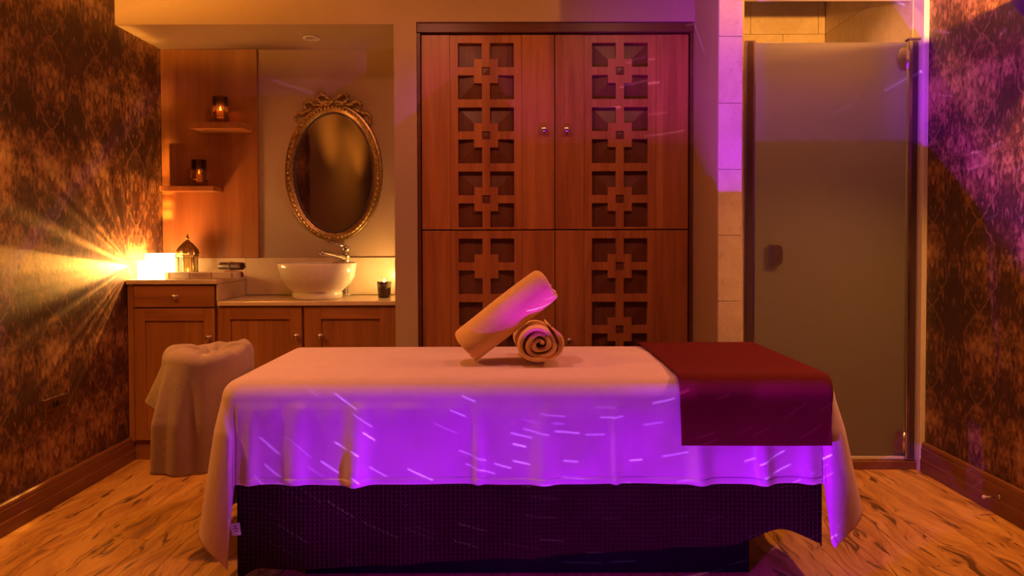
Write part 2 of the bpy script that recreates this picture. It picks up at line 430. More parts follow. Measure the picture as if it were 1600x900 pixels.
def glass(name, col, rough=0.05):
    """thin tinted glass: see-through with a glossy skin"""
    m = bpy.data.materials.new(name); m.use_nodes = True; nt = m.node_tree; g = NG(nt)
    for n in list(nt.nodes):
        if n.type == 'BSDF_PRINCIPLED': nt.nodes.remove(n)
    tr_ = nt.nodes.new('ShaderNodeBsdfTransparent'); gl = nt.nodes.new('ShaderNodeBsdfGlossy'); tl = nt.nodes.new('ShaderNodeBsdfTranslucent')
    n = g.noise(objcoord(nt, False), 70, 3)
    c = g.ramp(n, [(0.3, tuple(k*0.8 for k in col)), (0.7, col)])
    nt.links.new(c, tr_.inputs['Color']); nt.links.new(c, tl.inputs['Color']); gl.inputs['Roughness'].default_value = rough
    m0 = nt.nodes.new('ShaderNodeMixShader'); m0.inputs[0].default_value = 0.25
    nt.links.new(tr_.outputs[0], m0.inputs[1]); nt.links.new(tl.outputs[0], m0.inputs[2])
    fr = nt.nodes.new('ShaderNodeFresnel'); fr.inputs[0].default_value = 1.4
    mx = nt.nodes.new('ShaderNodeMixShader'); nt.links.new(fr.outputs[0], mx.inputs[0])
    nt.links.new(m0.outputs[0], mx.inputs[1]); nt.links.new(gl.outputs[0], mx.inputs[2])
    nt.links.new(mx.outputs[0], nt.nodes['Material Output'].inputs[0])
    return m
def emitter(name, col, strength):
    m, nt, bs, g = mat_base(name)
    n = g.noise(objcoord(nt, False), 25, 2)
    bs.inputs['Base Color'].default_value = (*col, 1); bs.inputs['Emission Color'].default_value = (*col, 1)
    nt.links.new(g.m('MULTIPLY', g.m('ADD', 0.8, g.m('MULTIPLY', n, 0.4)), strength), bs.inputs['Emission Strength'])
    return m

M = {}
M['paper'] = wallpaper('damask_wallpaper')
M['floor'] = floor_wood('figured_floor_wood')
M['paint'] = paint('tan_wall_paint', (0.46, 0.34, 0.22))
M['ceil'] = paint('ceiling_paint', (0.11, 0.078, 0.045))
M['lintel'] = paint('pale_lintel_paint', (0.72, 0.64, 0.54))
M['rear'] = paint('rear_wall_paint', (0.26, 0.16, 0.08))
M['skirt'] = wood('baseboard_wood', (0.16, 0.055, 0.025), (0.27, 0.11, 0.05), 'Y', rough=0.3)
M['cherry'] = wood('cherry_wood', (0.31, 0.10, 0.030), (0.56, 0.225, 0.066), 'Z')
M['cherry_h'] = wood('cherry_wood_level', (0.31, 0.10, 0.030), (0.56, 0.225, 0.066), 'X')
M['cherry_dark'] = wood('dark_cherry_wood', (0.10, 0.03, 0.014), (0.17, 0.06, 0.025), 'X')
M['coffer'] = wood('coffer_wood', (0.11, 0.035, 0.015), (0.19, 0.065, 0.026), 'Z')
M['panel'] = wood('shelf_panel_wood', (0.30, 0.11, 0.035), (0.46, 0.19, 0.065), 'Z', fine=0.6)
M['oak'] = wood('vanity_wood', (0.26, 0.095, 0.028), (0.43, 0.18, 0.055), 'Z')
M['oak_h'] = wood('vanity_wood_level', (0.26, 0.095, 0.028), (0.43, 0.18, 0.055), 'X')
M['worktop'] = stone('cream_worktop', (0.66, 0.52, 0.34), (0.76, 0.63, 0.44), (0.60, 0.45, 0.28), 9, 0.22)
M['tile'] = stone('travertine_tile', (0.60, 0.50, 0.38), (0.76, 0.67, 0.54), (0.42, 0.33, 0.24), 6, 0.45)
M['grout'] = paint('tile_grout', (0.45, 0.37, 0.28))
M['chrome'] = metal('brushed_chrome', (0.75, 0.72, 0.70), 0.22, 0.1)
M['nickel'] = metal('knob_nickel', (0.72, 0.66, 0.58), 0.28, 0.1)
M['brass'] = metal('old_brass', (0.55, 0.38, 0.16), 0.35, 0.5)
M['gilt'] = metal('gilt_frame', (0.62, 0.42, 0.17), 0.38, 0.55)
M['mirror'] = metal('mirror_glass', (0.86, 0.84, 0.80), 0.015, 0.0)
M['porcelain'] = plain('white_porcelain', (0.85, 0.80, 0.72), 0.12)
M['frost'] = frosted('frosted_glass')
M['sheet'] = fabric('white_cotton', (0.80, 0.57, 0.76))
M['runner'] = fabric('burgundy_cloth', (0.125, 0.007, 0.014), sheen=0.03)
M['waffle'] = fabric('brown_waffle', (0.050, 0.019, 0.014), 'waffle', sheen=0.0)
M['towel'] = fabric('peach_terry', (0.98, 0.62, 0.24), 'terry')
M['greytowel'] = fabric('grey_terry', (0.46, 0.32, 0.32), 'terry')
M['black'] = plain('black_laminate', (0.007, 0.006, 0.005), 0.6, spec=0.08)
M['pad'] = plain('cream_vinyl', (0.5, 0.42, 0.36), 0.5)
M['label'] = plain('woven_label', (0.75, 0.7, 0.8), 0.8)
M['labelprint'] = plain('label_print', (0.22, 0.12, 0.3), 0.8)
M['glow'] = emitter('glowing_frosted_cup', (1.0, 0.60, 0.20), 20.0)
M['flame'] = emitter('candle_flame', (1.0, 0.60, 0.18), 60.0)
M['dimflame'] = emitter('small_flame', (1.0, 0.50, 0.10), 14.0)
M['wax'] = plain('candle_wax', (0.85, 0.68, 0.42), 0.5, emit=(1.0, 0.45, 0.1), estr=0.7)  # emission stands in for candlelight glowing through the wax
M['amber'] = glass('amber_glass', (0.80, 0.40, 0.20))
M['darkglass'] = plain('dark_brown_glass', (0.05, 0.022, 0.012), 0.15)
M['clear'] = glass('clear_pane', (0.9, 0.8, 0.6))
M['tray'] = plain('white_lacquer', (0.75, 0.66, 0.55), 0.35)
M['trayline'] = plain('tray_pattern_tan', (0.42, 0.22, 0.12), 0.5)
M['leather'] = plain('dark_brown_leather', (0.09, 0.035, 0.02), 0.4)
M['redcloth'] = plain('rust_cloth', (0.28, 0.07, 0.04), 0.7)
M['plug'] = metal('socket_plate', (0.30, 0.24, 0.19), 0.3, 0.1)
M['blackp'] = plain('black_plastic', (0.015, 0.012, 0.012), 0.4)
M['bronze'] = plain('dark_bronze', (0.10, 0.06, 0.08), 0.45, 0.3)
M['white'] = plain('white_plastic', (0.8, 0.76, 0.7), 0.4)
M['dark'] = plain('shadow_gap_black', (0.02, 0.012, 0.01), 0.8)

# ------------------------------------------------------------------ dimensions of the room
XL, XR = -1.935, 1.97          # papered side walls
YA = 3.46                      # plane of bulkhead, wardrobe surround
YB = 3.92                      # back of the washstand alcove
YR = -2.2                      # wall behind the viewer
ZC = 2.60                      # ceiling
ZS = 2.165                     # soffit of the bulkhead
XP0, XP1 = -0.575, -0.465      # pillar between alcove and wardrobe
XW0, XW1 = -0.465, 0.895       # wardrobe opening
ZW = 2.175                     # wardrobe opening top
XQ0, XQ1 = 0.895, 0.998        # tiled partition end
YQ = 3.06
YD = 3.385                     # shower door plane
YSB = 4.40                     # shower back wall

# floor with single planks
fl = MB().box(XL-0.05, XR+0.05, YR-0.05, YB+0.05, -0.06, -0.012).build('floor', M['dark'])
struct(fl, 'figured brown wooden plank floor', 'floor')
pw = 0.145
nx = int(math.ceil((XR - XL)/pw))
for i in range(nx):
    x0 = XL + i*pw; x1 = min(x0 + pw, XR)
    y = YR - random.random()*1.1
    ymax = YB if x0 < 0.9 else 3.50
    while y < ymax:
        y1 = y + 1.22
        a, b = max(y, YR), min(y1, ymax)
        if b - a > 0.02:
            e = 0.0006; c = 0.0012
            mb = MB()
            mb.add([(x0+e,a+e,-0.012),(x1-e,a+e,-0.012),(x1-e,b-e,-0.012),(x0+e,b-e,-0.012),
                    (x0+e,a+e,-c),(x1-e,a+e,-c),(x1-e,b-e,-c),(x0+e,b-e,-c),
                    (x0+e+c,a+e+c,0),(x1-e-c,a+e+c,0),(x1-e-c,b-e-c,0),(x0+e+c,b-e-c,0)],
                   [(8,9,10,11),(4,5,9,8),(5,6,10,9),(6,7,11,10),(7,4,8,11),(0,1,5,4),(1,2,6,5),(2,3,7,6),(3,0,4,7)])
            mb.build('plank', M['floor'], fl)
        y = y1

# walls
wl = struct(MB().box(XL-0.1, XL, 1.05, YB+0.1, -0.05, ZC).build('wall_left', M['paper']), 'dark brown damask papered wall on the left', 'wall')
wl2 = struct(MB().box(XL-0.1, XL, YR-0.1, 1.05, -0.05, ZC).build('wall_side_rear', M['rear']), 'plain side wall behind the viewer', 'wall')
wr = struct(MB().box(XR, XR+0.1, YR-0.1, YD+0.045, -0.05, ZC).build('wall_right', M['paper']), 'dark damask papered wall on the right', 'wall')
rear = struct(MB().box(XL-0.1, XR+0.1, YR-0.1, YR, -0.05, ZC).build('wall_rear', M['rear']), 'plain wall behind the viewer', 'wall')
ce = struct(MB().box(XL-0.1, XR+0.1, YR-0.1, YSB+0.1, ZC, ZC+0.08).build('ceiling', M['ceil']), 'painted ceiling', 'ceiling')
ba = struct(MB().box(XL-0.1, XP0, YB, YB+0.08, -0.05, ZC).build('wall_back', M['paint']), 'tan painted wall behind the oval mirror', 'wall')
bh = MB().box(XL, XP0, YA, YB, ZS, ZC)
bh.box(XP0, XP1, YA, YB+0.08, -0.05, ZC)
bh.box(XP1, XW1, YA, YB+0.08, ZW, ZC)
struct(bh.build('wall_bulkhead', M['paint']), 'tan painted bulkhead and pillar around the washstand alcove', 'wall')
# wardrobe niche back
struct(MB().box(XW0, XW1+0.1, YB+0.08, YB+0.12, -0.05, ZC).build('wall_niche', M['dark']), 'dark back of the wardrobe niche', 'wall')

# shower partition with tiled end
pa = struct(MB().box(XQ0, XQ1, YQ+0.012, YSB, -0.05, ZC).build('wall_partition', M['paint']), 'shower partition with travertine tiled end', 'wall')
th_ = 0.286; z0 = 1.11 - 0.286*8 + (375-369)/359.5
zt = -0.05
k = 0
def tile_box(name, x0, x1, y0, y1, z0, z1, parent, bev=0.0015):
    return MB().box(x0, x1, y0, y1, z0, z1).build(name, M['tile'], parent, bevel=bev)
zj = [1.127 + 0.2865*q for q in range(-4, 7)]
zj = [0.0] + [z for z in zj if 0.02 < z < ZC] + [ZC]
for a, b in zip(zj[:-1], zj[1:]):
    tile_box('tile', XQ0+0.001, XQ1, YQ, YQ+0.012, a+0.001, b-0.001, pa)
# nib between partition and door profile, tiled, plus inner shower faces
nib = struct(MB().box(XQ1, 1.105, YD-0.02, YD+0.05, -0.05, ZC).build('wall_nib', M['tile']), 'narrow travertine nib beside the shower door frame', 'wall')
sb = struct(MB().box(XQ0, XR+0.1, YSB, YSB+0.1, -0.05, ZC).build('wall_shower_back', M['grout']), 'travertine tiled back wall of the shower', 'wall')
sr = struct(MB().box(1.955, XR+0.1, YD+0.045, YSB, -0.05, ZC).build('wall_shower_side', M['grout']), 'travertine tiled side wall of the shower', 'wall')
rows = [2.38 - 0.33*q for q in range(7, -1, -1)] + [ZC]
rows = [0.0] + [r for r in rows if r > 0.05]
for ri, (a, b) in enumerate(zip(rows[:-1], rows[1:])):
    xs = [XQ1, 1.28, 1.68, 1.943] if ri % 2 else [XQ1, 1.10, 1.48, 1.90, 1.943]
    for x0, x1 in zip(xs[:-1], xs[1:]):
        tile_box('tile', x0+0.001, x1-0.001, YSB-0.012, YSB, a+0.001, b-0.001, sb)
    ys = [YD+0.046, 3.65, 4.02, YSB-0.013] if ri % 2 else [YD+0.046, 3.83, 4.20, YSB-0.013]
    for y0, y1 in zip(ys[:-1], ys[1:]):
        tile_box('tile', 1.943, 1.955, y0+0.001, y1-0.001, a+0.001, b-0.001, sr)
struct(MB().box(XQ1, 1.955, 3.50, YSB, -0.05, -0.002).build('floor_shower', M['tile']), 'shower tray floor behind the frosted door', 'floor')
lin = struct(MB().box(XQ1, XR, YD-0.02, YD+0.07, 2.268, ZC).build('wall_lintel', M['lintel']), 'painted lintel above the shower door', 'wall')
tr = struct(MB().box(1.945, XR, YD-0.045, YD+0.045, 0.0, 2.268).build('trim_1', M['white'], bevel=0.003), 'narrow pale trim at the corner of the shower opening', 'trim')
thr = MB().prism([(YD-0.02, 0), (YD+0.10, 0), (YD+0.10, 0.045), (YD-0.005, 0.045), (YD-0.02, 0.038)], 1.105, 1.945, 'X')
struct(thr.build('trim_2', M['skirt'], bevel=0.002), 'low wooden threshold under the shower door', 'trim')

# baseboards: torus top, face, lower plinth step
def baseboard(name, x, sgn, y0, y1, h, label):
    p = [(0, 0), (0.024, 0), (0.024, 0.42*h), (0.0205, 0.45*h), (0.0205, 0.80*h), (0.017, 0.83*h), (0.019, 0.90*h), (0.016, 0.97*h), (0.008, h), (0, h)]
    poly = [(x + sgn*a, b) for a, b in p]
    o = MB().prism(poly, y0, y1, 'Y').build(name, M['skirt'], bevel=0.001)
    return struct(o, label, 'baseboard')
baseboard('baseboard_left', XL, 1, 1.05, 3.545, 0.12, 'moulded reddish wooden baseboard along the left wall')
baseboard('baseboard_right', XR, -1, YR, YD-0.046, 0.142, 'moulded reddish wooden baseboard along the right wall')

# ------------------------------------------------------------------ wardrobe with fretwork doors
ward = thing('wardrobe', 'built-in reddish wooden wardrobe with fretwork panelled doors', 'wardrobe', (0.2, YA, 0))
def wp(mb, name, mat, parent=None, **kw):
    """build in world coordinates, then parent keeping the place"""
    o = mb.build(name, mat, **kw)
    p = parent if parent is not None else ward
    o.parent = p
    o.matrix_parent_inverse = world_of(p).inverted()
    return o
def world_of(o):
    m = Matrix.LocRotScale(o.location, o.rotation_euler, o.scale)
    if o.parent: m = world_of(o.parent) @ o.matrix_parent_inverse @ m
    return m
YF = YA + 0.035      # door faces
wp(MB().box(XW0+0.001, XW1-0.001, YA+0.012, YA+0.30, 2.128, ZW-0.001), 'head_rail', M['cherry_dark'], bevel=0.002)
wp(MB().box(XW0+0.001, XW0+0.016, YA+0.02, YA+0.30, 0.0, 2.128), 'jamb', M['cherry_dark'])
wp(MB().box(XW1-0.016, XW1-0.001, YA+0.02, YA+0.30, 0.0, 2.128), 'jamb', M['cherry_dark'])
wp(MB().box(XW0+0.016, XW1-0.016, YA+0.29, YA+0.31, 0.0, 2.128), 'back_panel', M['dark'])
wp(MB().box(XW0+0.016, XW1-0.016, YA+0.05, YA+0.28, 0.0, 0.06), 'plinth', M['cherry_dark'])
U = 0.0395
xm = 0.213
doors = [('u', XW0+0.020, xm-0.002, 1.163, 2.122), ('u', xm+0.002, XW1-0.022, 1.163, 2.122),
         ('l', XW0+0.020, xm-0.002, 0.065, 1.157), ('l', xm+0.002, XW1-0.022, 0.065, 1.157)]
def solid_cell(r, c, filled):
    # module is 8 rows x 7 columns; row 7 is the rail to the next module
    if r == 7: return True
    if c == 3 or r == 3:
        return not (r == 3 and c == 3 and not filled)
    if 2 <= r <= 4 and 2 <= c <= 4: return True
    return False
for di, (kind, x0, x1, za, zb) in enumerate(doors):
    d = wp(MB().box(x0, x1, YF+0.028, YF+0.034, za, zb), 'door', M['cherry'])
    left = di in (0, 2)
    fx0 = x0 + (0.180 if left else 0.182)          # left edge of the open fret
    sx0, sx1 = fx0 - U, fx0 + 8*U                   # strip carrying the fret
    wp(MB().box(x0, sx0-0.001, YF, YF+0.028, za, zb), 'stile', M['cherry'], d, bevel=0.0015)
    wp(MB().box(sx1+0.001, x1, YF, YF+0.028, za, zb), 'stile', M['cherry'], d, bevel=0.0015)
    nmod = 3
    top = zb - U
    rowsN = nmod*8 - 1 + 2 if kind == 'u' else 26
    # occupancy grid incl. one solid ring
    occ = []
    nrow = int((zb - za)/U)
    for r in range(-1, nrow):
        line = []
        for c in range(-1, 8):
            if c in (-1, 7) or r == -1: line.append(True); continue
            mod, rr = divmod(r, 8)
            if mod >= nmod: line.append(True); continue
            line.append(solid_cell(rr, c, filled=(kind == 'l' and left and mod == 0)))
        occ.append(line)
    mb = MB(); y0, y1 = YF+0.003, YF+0.028
    H = len(occ); W = 9
    def cz(j): return zb if j == 0 else (za if j == H else top - (j-1)*U)
    def cx(i): return sx0 + i*U
    for j in range(H):
        for i in range(W):
            if not occ[j][i]: continue
            xa, xb_, zt_, zl = cx(i), cx(i+1), cz(j), cz(j+1)
            mb.add([(xa,y0,zl),(xb_,y0,zl),(xb_,y0,zt_),(xa,y0,zt_)], [(0,1,2,3)])
            def empty(jj, ii): return not (0 <= jj < H and 0 <= ii < W) or not occ[jj][ii]
            if empty(j, i-1): mb.add([(xa,y0,zl),(xa,y0,zt_),(xa,y1,zt_),(xa,y1,zl)], [(0,1,2,3)])
            if empty(j, i+1): mb.add([(xb_,y0,zl),(xb_,y1,zl),(xb_,y1,zt_),(xb_,y0,zt_)], [(0,1,2,3)])
            if empty(j-1, i): mb.add([(xa,y0,zt_),(xb_,y0,zt_),(xb_,y1,zt_),(xa,y1,zt_)], [(0,1,2,3)])
            if empty(j+1, i): mb.add([(xa,y0,zl),(xa,y1,zl),(xb_,y1,zl),(xb_,y0,zl)], [(0,1,2,3)])
    wp(mb, 'fret_panel', M['cherry'], d, fixn=False)
    for mod in range(nmod):
        zt_ = top - mod*8*U; zl = zt_ - 7*U; xa, xb_ = fx0, fx0 + 7*U
        xc, zc = (xa+xb_)/2, (zt_+zl)/2; yb_ = YF+0.0275; ap = YF+0.006
        mb = MB()
        # stepped coffer: four tapering sides rising to the middle with small reveals
        steps = 4
        for q in range(steps):
            f0 = 1 - q/steps; f1 = 1 - (q+1)/steps
            ya = yb_ + (ap-yb_)*(q/steps); yc = yb_ + (ap-yb_)*((q+0.8)/steps)
            h0 = 3.5*U*f0; h1 = 3.5*U*f1
            ring0 = [(xc-h0,ya,zc-h0),(xc+h0,ya,zc-h0),(xc+h0,ya,zc+h0),(xc-h0,ya,zc+h0)]
            ring1 = [(xc-h1,yc,zc-h1),(xc+h1,yc,zc-h1),(xc+h1,yc,zc+h1),(xc-h1,yc,zc+h1)]
            mb.add(ring0+ring1, [(0,1,5,4),(1,2,6,5),(2,3,7,6),(3,0,4,7)])
            yn = yb_ + (ap-yb_)*((q+1)/steps)
            if q < steps-1:
                ring2 = [(a, yn, b) for (a, _, b) in ring1]
                mb.add(ring1+ring2, [(0,1,5,4),(1,2,6,5),(2,3,7,6),(3,0,4,7)])
        wp(mb, 'coffer', M['coffer'], d, fixn=False)
    kz = 1.11 + (375-204)/1100*(YF) if kind == 'u' else 1.11 - (533-375)/1100*YF
    kx = (x1 - 0.052) if left else (x0 + 0.055)
    if kind == 'l': kx = (x1 - 0.03) if left else (x0 + 0.068)
    wp(MB().lathe([(0.0005,-0.030),(0.012,-0.029),(0.0165,-0.024),(0.0165,-0.018),(0.012,-0.013),(0.007,-0.010),(0.007,-0.003),(0.011,0.0)], 20, (kx, YF, kz), 'Y'),
       'knob', M['nickel'], d, smooth=True)

# ------------------------------------------------------------------ washstand
YC = 3.55                                       # cabinet fronts
XC0, XC1 = XL+0.003, -1.484
ZT1, ZT2 = 0.916, 0.807
TH = 0.024
def knob(parent, x, y, z, r=0.014):
    return wp(MB().lathe([(0.0005,-0.030),(r*0.75,-0.0285),(r,-0.022),(r*0.85,-0.016),(r*0.42,-0.011),(r*0.42,-0.003),(r*0.7,0.0)], 18, (x, y, z), 'Y'), 'knob', M['nickel'], parent, smooth=True)
def shaker(parent, name, x0, x1, z0, z1, fr=0.055, railt=0.062):
    d = wp(MB().box(x0+fr-0.002, x1-fr+0.002, YC-0.010, YC-0.001, z0+fr-0.002, z1-railt+0.002), name, M['oak'], parent)
    wp(MB().box(x0, x0+fr, YC-0.020, YC-0.001, z0, z1), 'stile', M['oak'], d, bevel=0.0015)
    wp(MB().box(x1-fr, x1, YC-0.020, YC-0.001, z0, z1), 'stile', M['oak'], d, bevel=0.0015)
    wp(MB().box(x0+fr, x1-fr, YC-0.020, YC-0.001, z1-railt, z1), 'rail', M['oak_h'], d, bevel=0.0015)
    wp(MB().box(x0+fr, x1-fr, YC-0.020, YC-0.001, z0, z0+fr), 'rail', M['oak_h'], d, bevel=0.0015)
    return d
cab = thing('drawer_cabinet', 'taller wooden cabinet with one drawer against the left wall', 'cabinet', ((XC0+XC1)/2, YC+0.17, 0))
wp(MB().box(XC0, XC1-0.002, YC, YB-0.001, 0.10, ZT1-TH-0.001), 'body', M['oak'], cab)
wp(MB().box(XC0, XC0+0.028, YC-0.020, YC-0.0005, 0.10, ZT1-TH-0.001), 'side_stile', M['oak'], cab, bevel=0.001)
wp(MB().box(XC0, XC1-0.002, YC+0.0, YC+0.02, 0.0, 0.10), 'kickboard', M['oak_h'], cab)
dr = wp(MB().box(XC0+0.030, XC1-0.012, YC-0.020, YC-0.001, 0.777, ZT1-TH-0.006), 'drawer', M['oak_h'], cab, bevel=0.002)
knob(dr, (274-800)/1100*3.53, YC-0.020, 1.11-(462-375)/1100*3.53)
d = shaker(cab, 'door', XC0+0.030, XC1-0.012, 0.105, 0.770)
knob(d, -1.522, YC-0.020, 1.11-(526-375)/1100*3.53)
cab2 = thing('basin_cabinet', 'lower wooden two-door cabinet under the round basin', 'cabinet', (-1.03, YC+0.17, 0))
wp(MB().box(XC1+0.002, XP0-0.002, YC, YB-0.001, 0.10, ZT2-TH-0.001), 'body', M['oak'], cab2)
wp(MB().box(XC1+0.002, XP0-0.002, YC+0.0, YC+0.02, 0.0, 0.10), 'kickboard', M['oak_h'], cab2)
d = shaker(cab2, 'door', XC1+0.006, -1.058, 0.105, ZT2-TH-0.006, 0.062)
knob(d, (463-800)/1100*3.53, YC-0.020, 1.11-(524-375)/1100*3.53)
d = shaker(cab2, 'door', -1.046, XP0-0.004, 0.105, ZT2-TH-0.006, 0.085)
knob(d, (500-800)/1100*3.53, YC-0.020, 1.11-(524-375)/1100*3.53)
wt = thing('raised_worktop', 'raised cream stone worktop on the drawer cabinet', 'worktop', (-1.7, YC+0.17, ZT1-TH))
wp(MB().box(XC0, XC1+0.008, YC-0.035, YB-0.001, ZT1-TH, ZT1), 'slab', M['worktop'], wt, bevel=0.005)
wp(MB().box(XC1-0.001, XC1+0.006, YC-0.018, YB-0.001, ZT2+0.0005, ZT1-TH-0.0005), 'side_panel', M['worktop'], wt)
tag(MB().box(XC1+0.0065, XP0-0.001, YC-0.035, YB-0.001, ZT2-TH, ZT2).build('basin_worktop', M['worktop'], bevel=0.005), 'lower polished cream stone worktop carrying the round basin', 'worktop')
bs_ = thing('backsplash', 'cream stone upstand running behind basin and lantern', 'backsplash', (-1.2, YB, ZT2))
zbk = 1.11 - (402-375)/1100*3.9
wp(MB().box(XC0, -1.478, YB-0.016, YB-0.0015, ZT1+0.0005, zbk), 'upstand', M['worktop'], bs_, bevel=0.001)
wp(MB().box(-1.476, -0.93, YB-0.016, YB-0.0015, ZT2+0.003, zbk), 'upstand', M['worktop'], bs_, bevel=0.001)
wp(MB().box(-0.928, XP0-0.018, YB-0.016, YB-0.0015, ZT2+0.003, zbk), 'upstand', M['worktop'], bs_, bevel=0.001)
wp(MB().box(XP0-0.016, XP0-0.001, YC+0.0, YB-0.0015, ZT2+0.001, zbk), 'end_upstand', M['worktop'], bs_, bevel=0.001)

# basin
bz = ZT2
bc = ((496-800)/1100*3.69, 3.685, bz)
bn = thing('wash_basin', 'round white porcelain countertop basin in front of the tap', 'basin', bc)
prof = [(0.001,0.0),(0.120,0.0),(0.128,0.004),(0.128,0.030),(0.122,0.036),(0.150,0.058),(0.175,0.085),(0.190,0.115),(0.198,0.160),(0.200,0.183),(0.198,0.187),(0.193,0.185),(0.188,0.160),(0.178,0.115),(0.155,0.080),(0.110,0.058),(0.03,0.050),(0.001,0.050)]
MB().lathe(prof, 56).build('bowl', M['porcelain'], bn, smooth=True)
MB().lathe([(0.001,0.053),(0.020,0.053),(0.022,0.051)], 20).build('drain', M['chrome'], bn, smooth=True)
# tap
tx, ty = -0.912, 3.876
tp = thing('basin_tap', 'tall chrome mixer tap behind the basin', 'tap', (tx, ty, ZT2+0.0005))
MB().lathe([(0.001,0),(0.024,0),(0.024,0.006),(0.018,0.010),(0.017,0.195),(0.022,0.215),(0.022,0.235),(0.001,0.237)], 24).build('body', M['chrome'], tp, smooth=True)
MB().tube([(0,0,0.205),(-0.03,-0.03,0.212),(-0.075,-0.085,0.228),(-0.098,-0.115,0.235),(-0.108,-0.128,0.228)], [0.020,0.018,0.015,0.014,0.012], 14).build('spout', M['chrome'], tp, smooth=True)
MB().lathe([(0.001,0.2375),(0.022,0.2375),(0.023,0.262),(0.018,0.272),(0.001,0.275)], 20).build('cartridge_cap', M['chrome'], tp, smooth=True)
MB().tube([(0.0,0,0.268),(-0.03,-0.02,0.277),(-0.075,-0.045,0.292)], [0.010,0.008,0.006], 10, flat=0.7).build('lever', M['chrome'], tp, smooth=True)

# votive candle right of the basin
def votive(name, label, loc, r0, r1, h, mglass, flame, power, wire=False, group=None, wf=0.38):
    t = thing(name, label, 'candle', loc, group)
    b = 0.018 if wire else 0.0
    MB().lathe([(0.0005,b),(r0,b),(r1,b+h),(r1-0.003,b+h),(r0-0.003,b+0.006),(0.0005,b+0.006)], 28).build('glass_cup', mglass, t, smooth=True)
    MB().lathe([(0.0005,b+0.0065),(r0-0.005,b+0.0065),(r0-0.004,b+h*wf),(0.0005,b+h*wf)], 20).build('wax', M['wax'], t, smooth=True)
    MB().lathe([(0.0004,b+h*wf),(0.004,b+h*wf+0.004),(0.0055,b+h*wf+0.011),(0.003,b+h*wf+0.020),(0.0003,b+h*wf+0.028)], 12).build('flame', flame, t, smooth=True)
    if wire:
        for q in range(4):
            a = PI/4 + q*PI/2; rr = r1 + 0.004
            MB().tube([(rr*math.cos(a), rr*math.sin(a), 0.001), (rr*math.cos(a), rr*math.sin(a), 0.075)], 0.0022, 8).build('leg', M['brass'], t, smooth=True)
        MB().tube([((r1+0.004)*math.cos(2*PI*i/28), (r1+0.004)*math.sin(2*PI*i/28), 0.036) for i in range(28)], 0.002, 6, closed=True).build('ring', M['brass'], t, smooth=True)
    return t
vc = ((600-800)/1100*3.72, 3.72, ZT2+0.0005)
votive('votive_candle', 'lit candle in dark brown glass right of the basin', vc, 0.032, 0.038, 0.085, M['darkglass'], M['flame'], 0, wf=0.86)
light('votive_light', 'POINT', (vc[0], vc[1]+0.0, vc[2]+0.100), 3.2, (1.0, 0.55, 0.16), 0.01)
# ------------------------------------------------------------------ shelf panel, shelves, candles
XS0, XS1 = XL+0.001, (404-800)/1100*3.9
tag(MB().box(XS0, XS1, YB-0.020, YB-0.0015, zbk+0.001, ZS-0.001).build('wall_panel', M['panel'], bevel=0.0015), 'tall plain wooden panel carrying the two small shelves', 'panel')
tag(MB().box(-1.707, -1.425, 3.74, YB-0.021, 1.705, 1.738).build('wall_shelf', M['panel'], bevel=0.002), 'upper floating wooden shelf near the mirror', 'shelf', 'floating shelves on the wooden panel')
tag(MB().prism([(XL+0.045, 3.78), (-1.60, 3.78), (-1.60, YB-0.021), (XL+0.045, YB-0.021)], 1.378, 1.405, 'Z').build('wall_shelf', M['panel'], bevel=0.002), 'lower floating wooden shelf beside the papered wall', 'shelf', 'floating shelves on the wooden panel')
c1 = (-1.565, 3.80, 1.7385)
votive('votive_candle', 'glowing amber glass candle on the upper shelf', c1, 0.038, 0.040, 0.125, M['amber'], M['flame'], 0, True)
light('upper_candle_light', 'POINT', (c1[0], c1[1], c1[2]+0.085), 0.25, (1.0, 0.5, 0.12), 0.008)
c2_ = (-1.70, 3.835, 1.4055)
votive('votive_candle', 'dimmer amber glass candle in wire stand on the lower shelf', c2_, 0.036, 0.039, 0.125, M['amber'], M['dimflame'], 0, True)
light('lower_candle_light', 'POINT', (c2_[0], c2_[1], c2_[2]+0.085), 0.05, (1.0, 0.45, 0.12), 0.008)

# ------------------------------------------------------------------ glowing lanterns on the raised worktop
def glow_cup(name, label, x0, x1, y0, y1, z0, h, wood_side=False):
    t = thing(name, label, 'lantern', ((x0+x1)/2, (y0+y1)/2, z0))
    hx, hy = (x1-x0)/2, (y1-y0)/2; e = 0.006
    mb = MB()
    mb.box(-hx, hx, -hy, -hy+e, 0.001, h).box(-hx, hx, hy-e, hy, 0.001, h)
    mb.box(hx-e, hx, -hy+e, hy-e, 0.001, h).box(-hx, -hx+e, -hy+e, hy-e, 0.001, h)
    mb.box(-hx+e, hx-e, -hy+e, hy-e, 0.001, 0.008)
    mb.build('frosted_cup', M['glow'], t)
    MB().lathe([(0.0005,0.009),(0.02,0.009),(0.02,0.025),(0.0005,0.025)], 18).build('tealight', M['wax'], t)
    if wood_side:
        MB().box(-hx-0.012, -hx-0.001, -hy, hy, 0.001, h*0.96).build('side_board', M['oak'], t, bevel=0.001)
    return t
glow_cup('candle_lantern', 'taller glowing white candle lantern on the raised worktop', -1.905, -1.800, 3.655, 3.760, ZT1, 0.128)
glow_cup('candle_lantern', 'shorter glowing candle lantern with wooden side at the worktop edge', -1.885, -1.800, 3.540, 3.640, ZT1, 0.094)

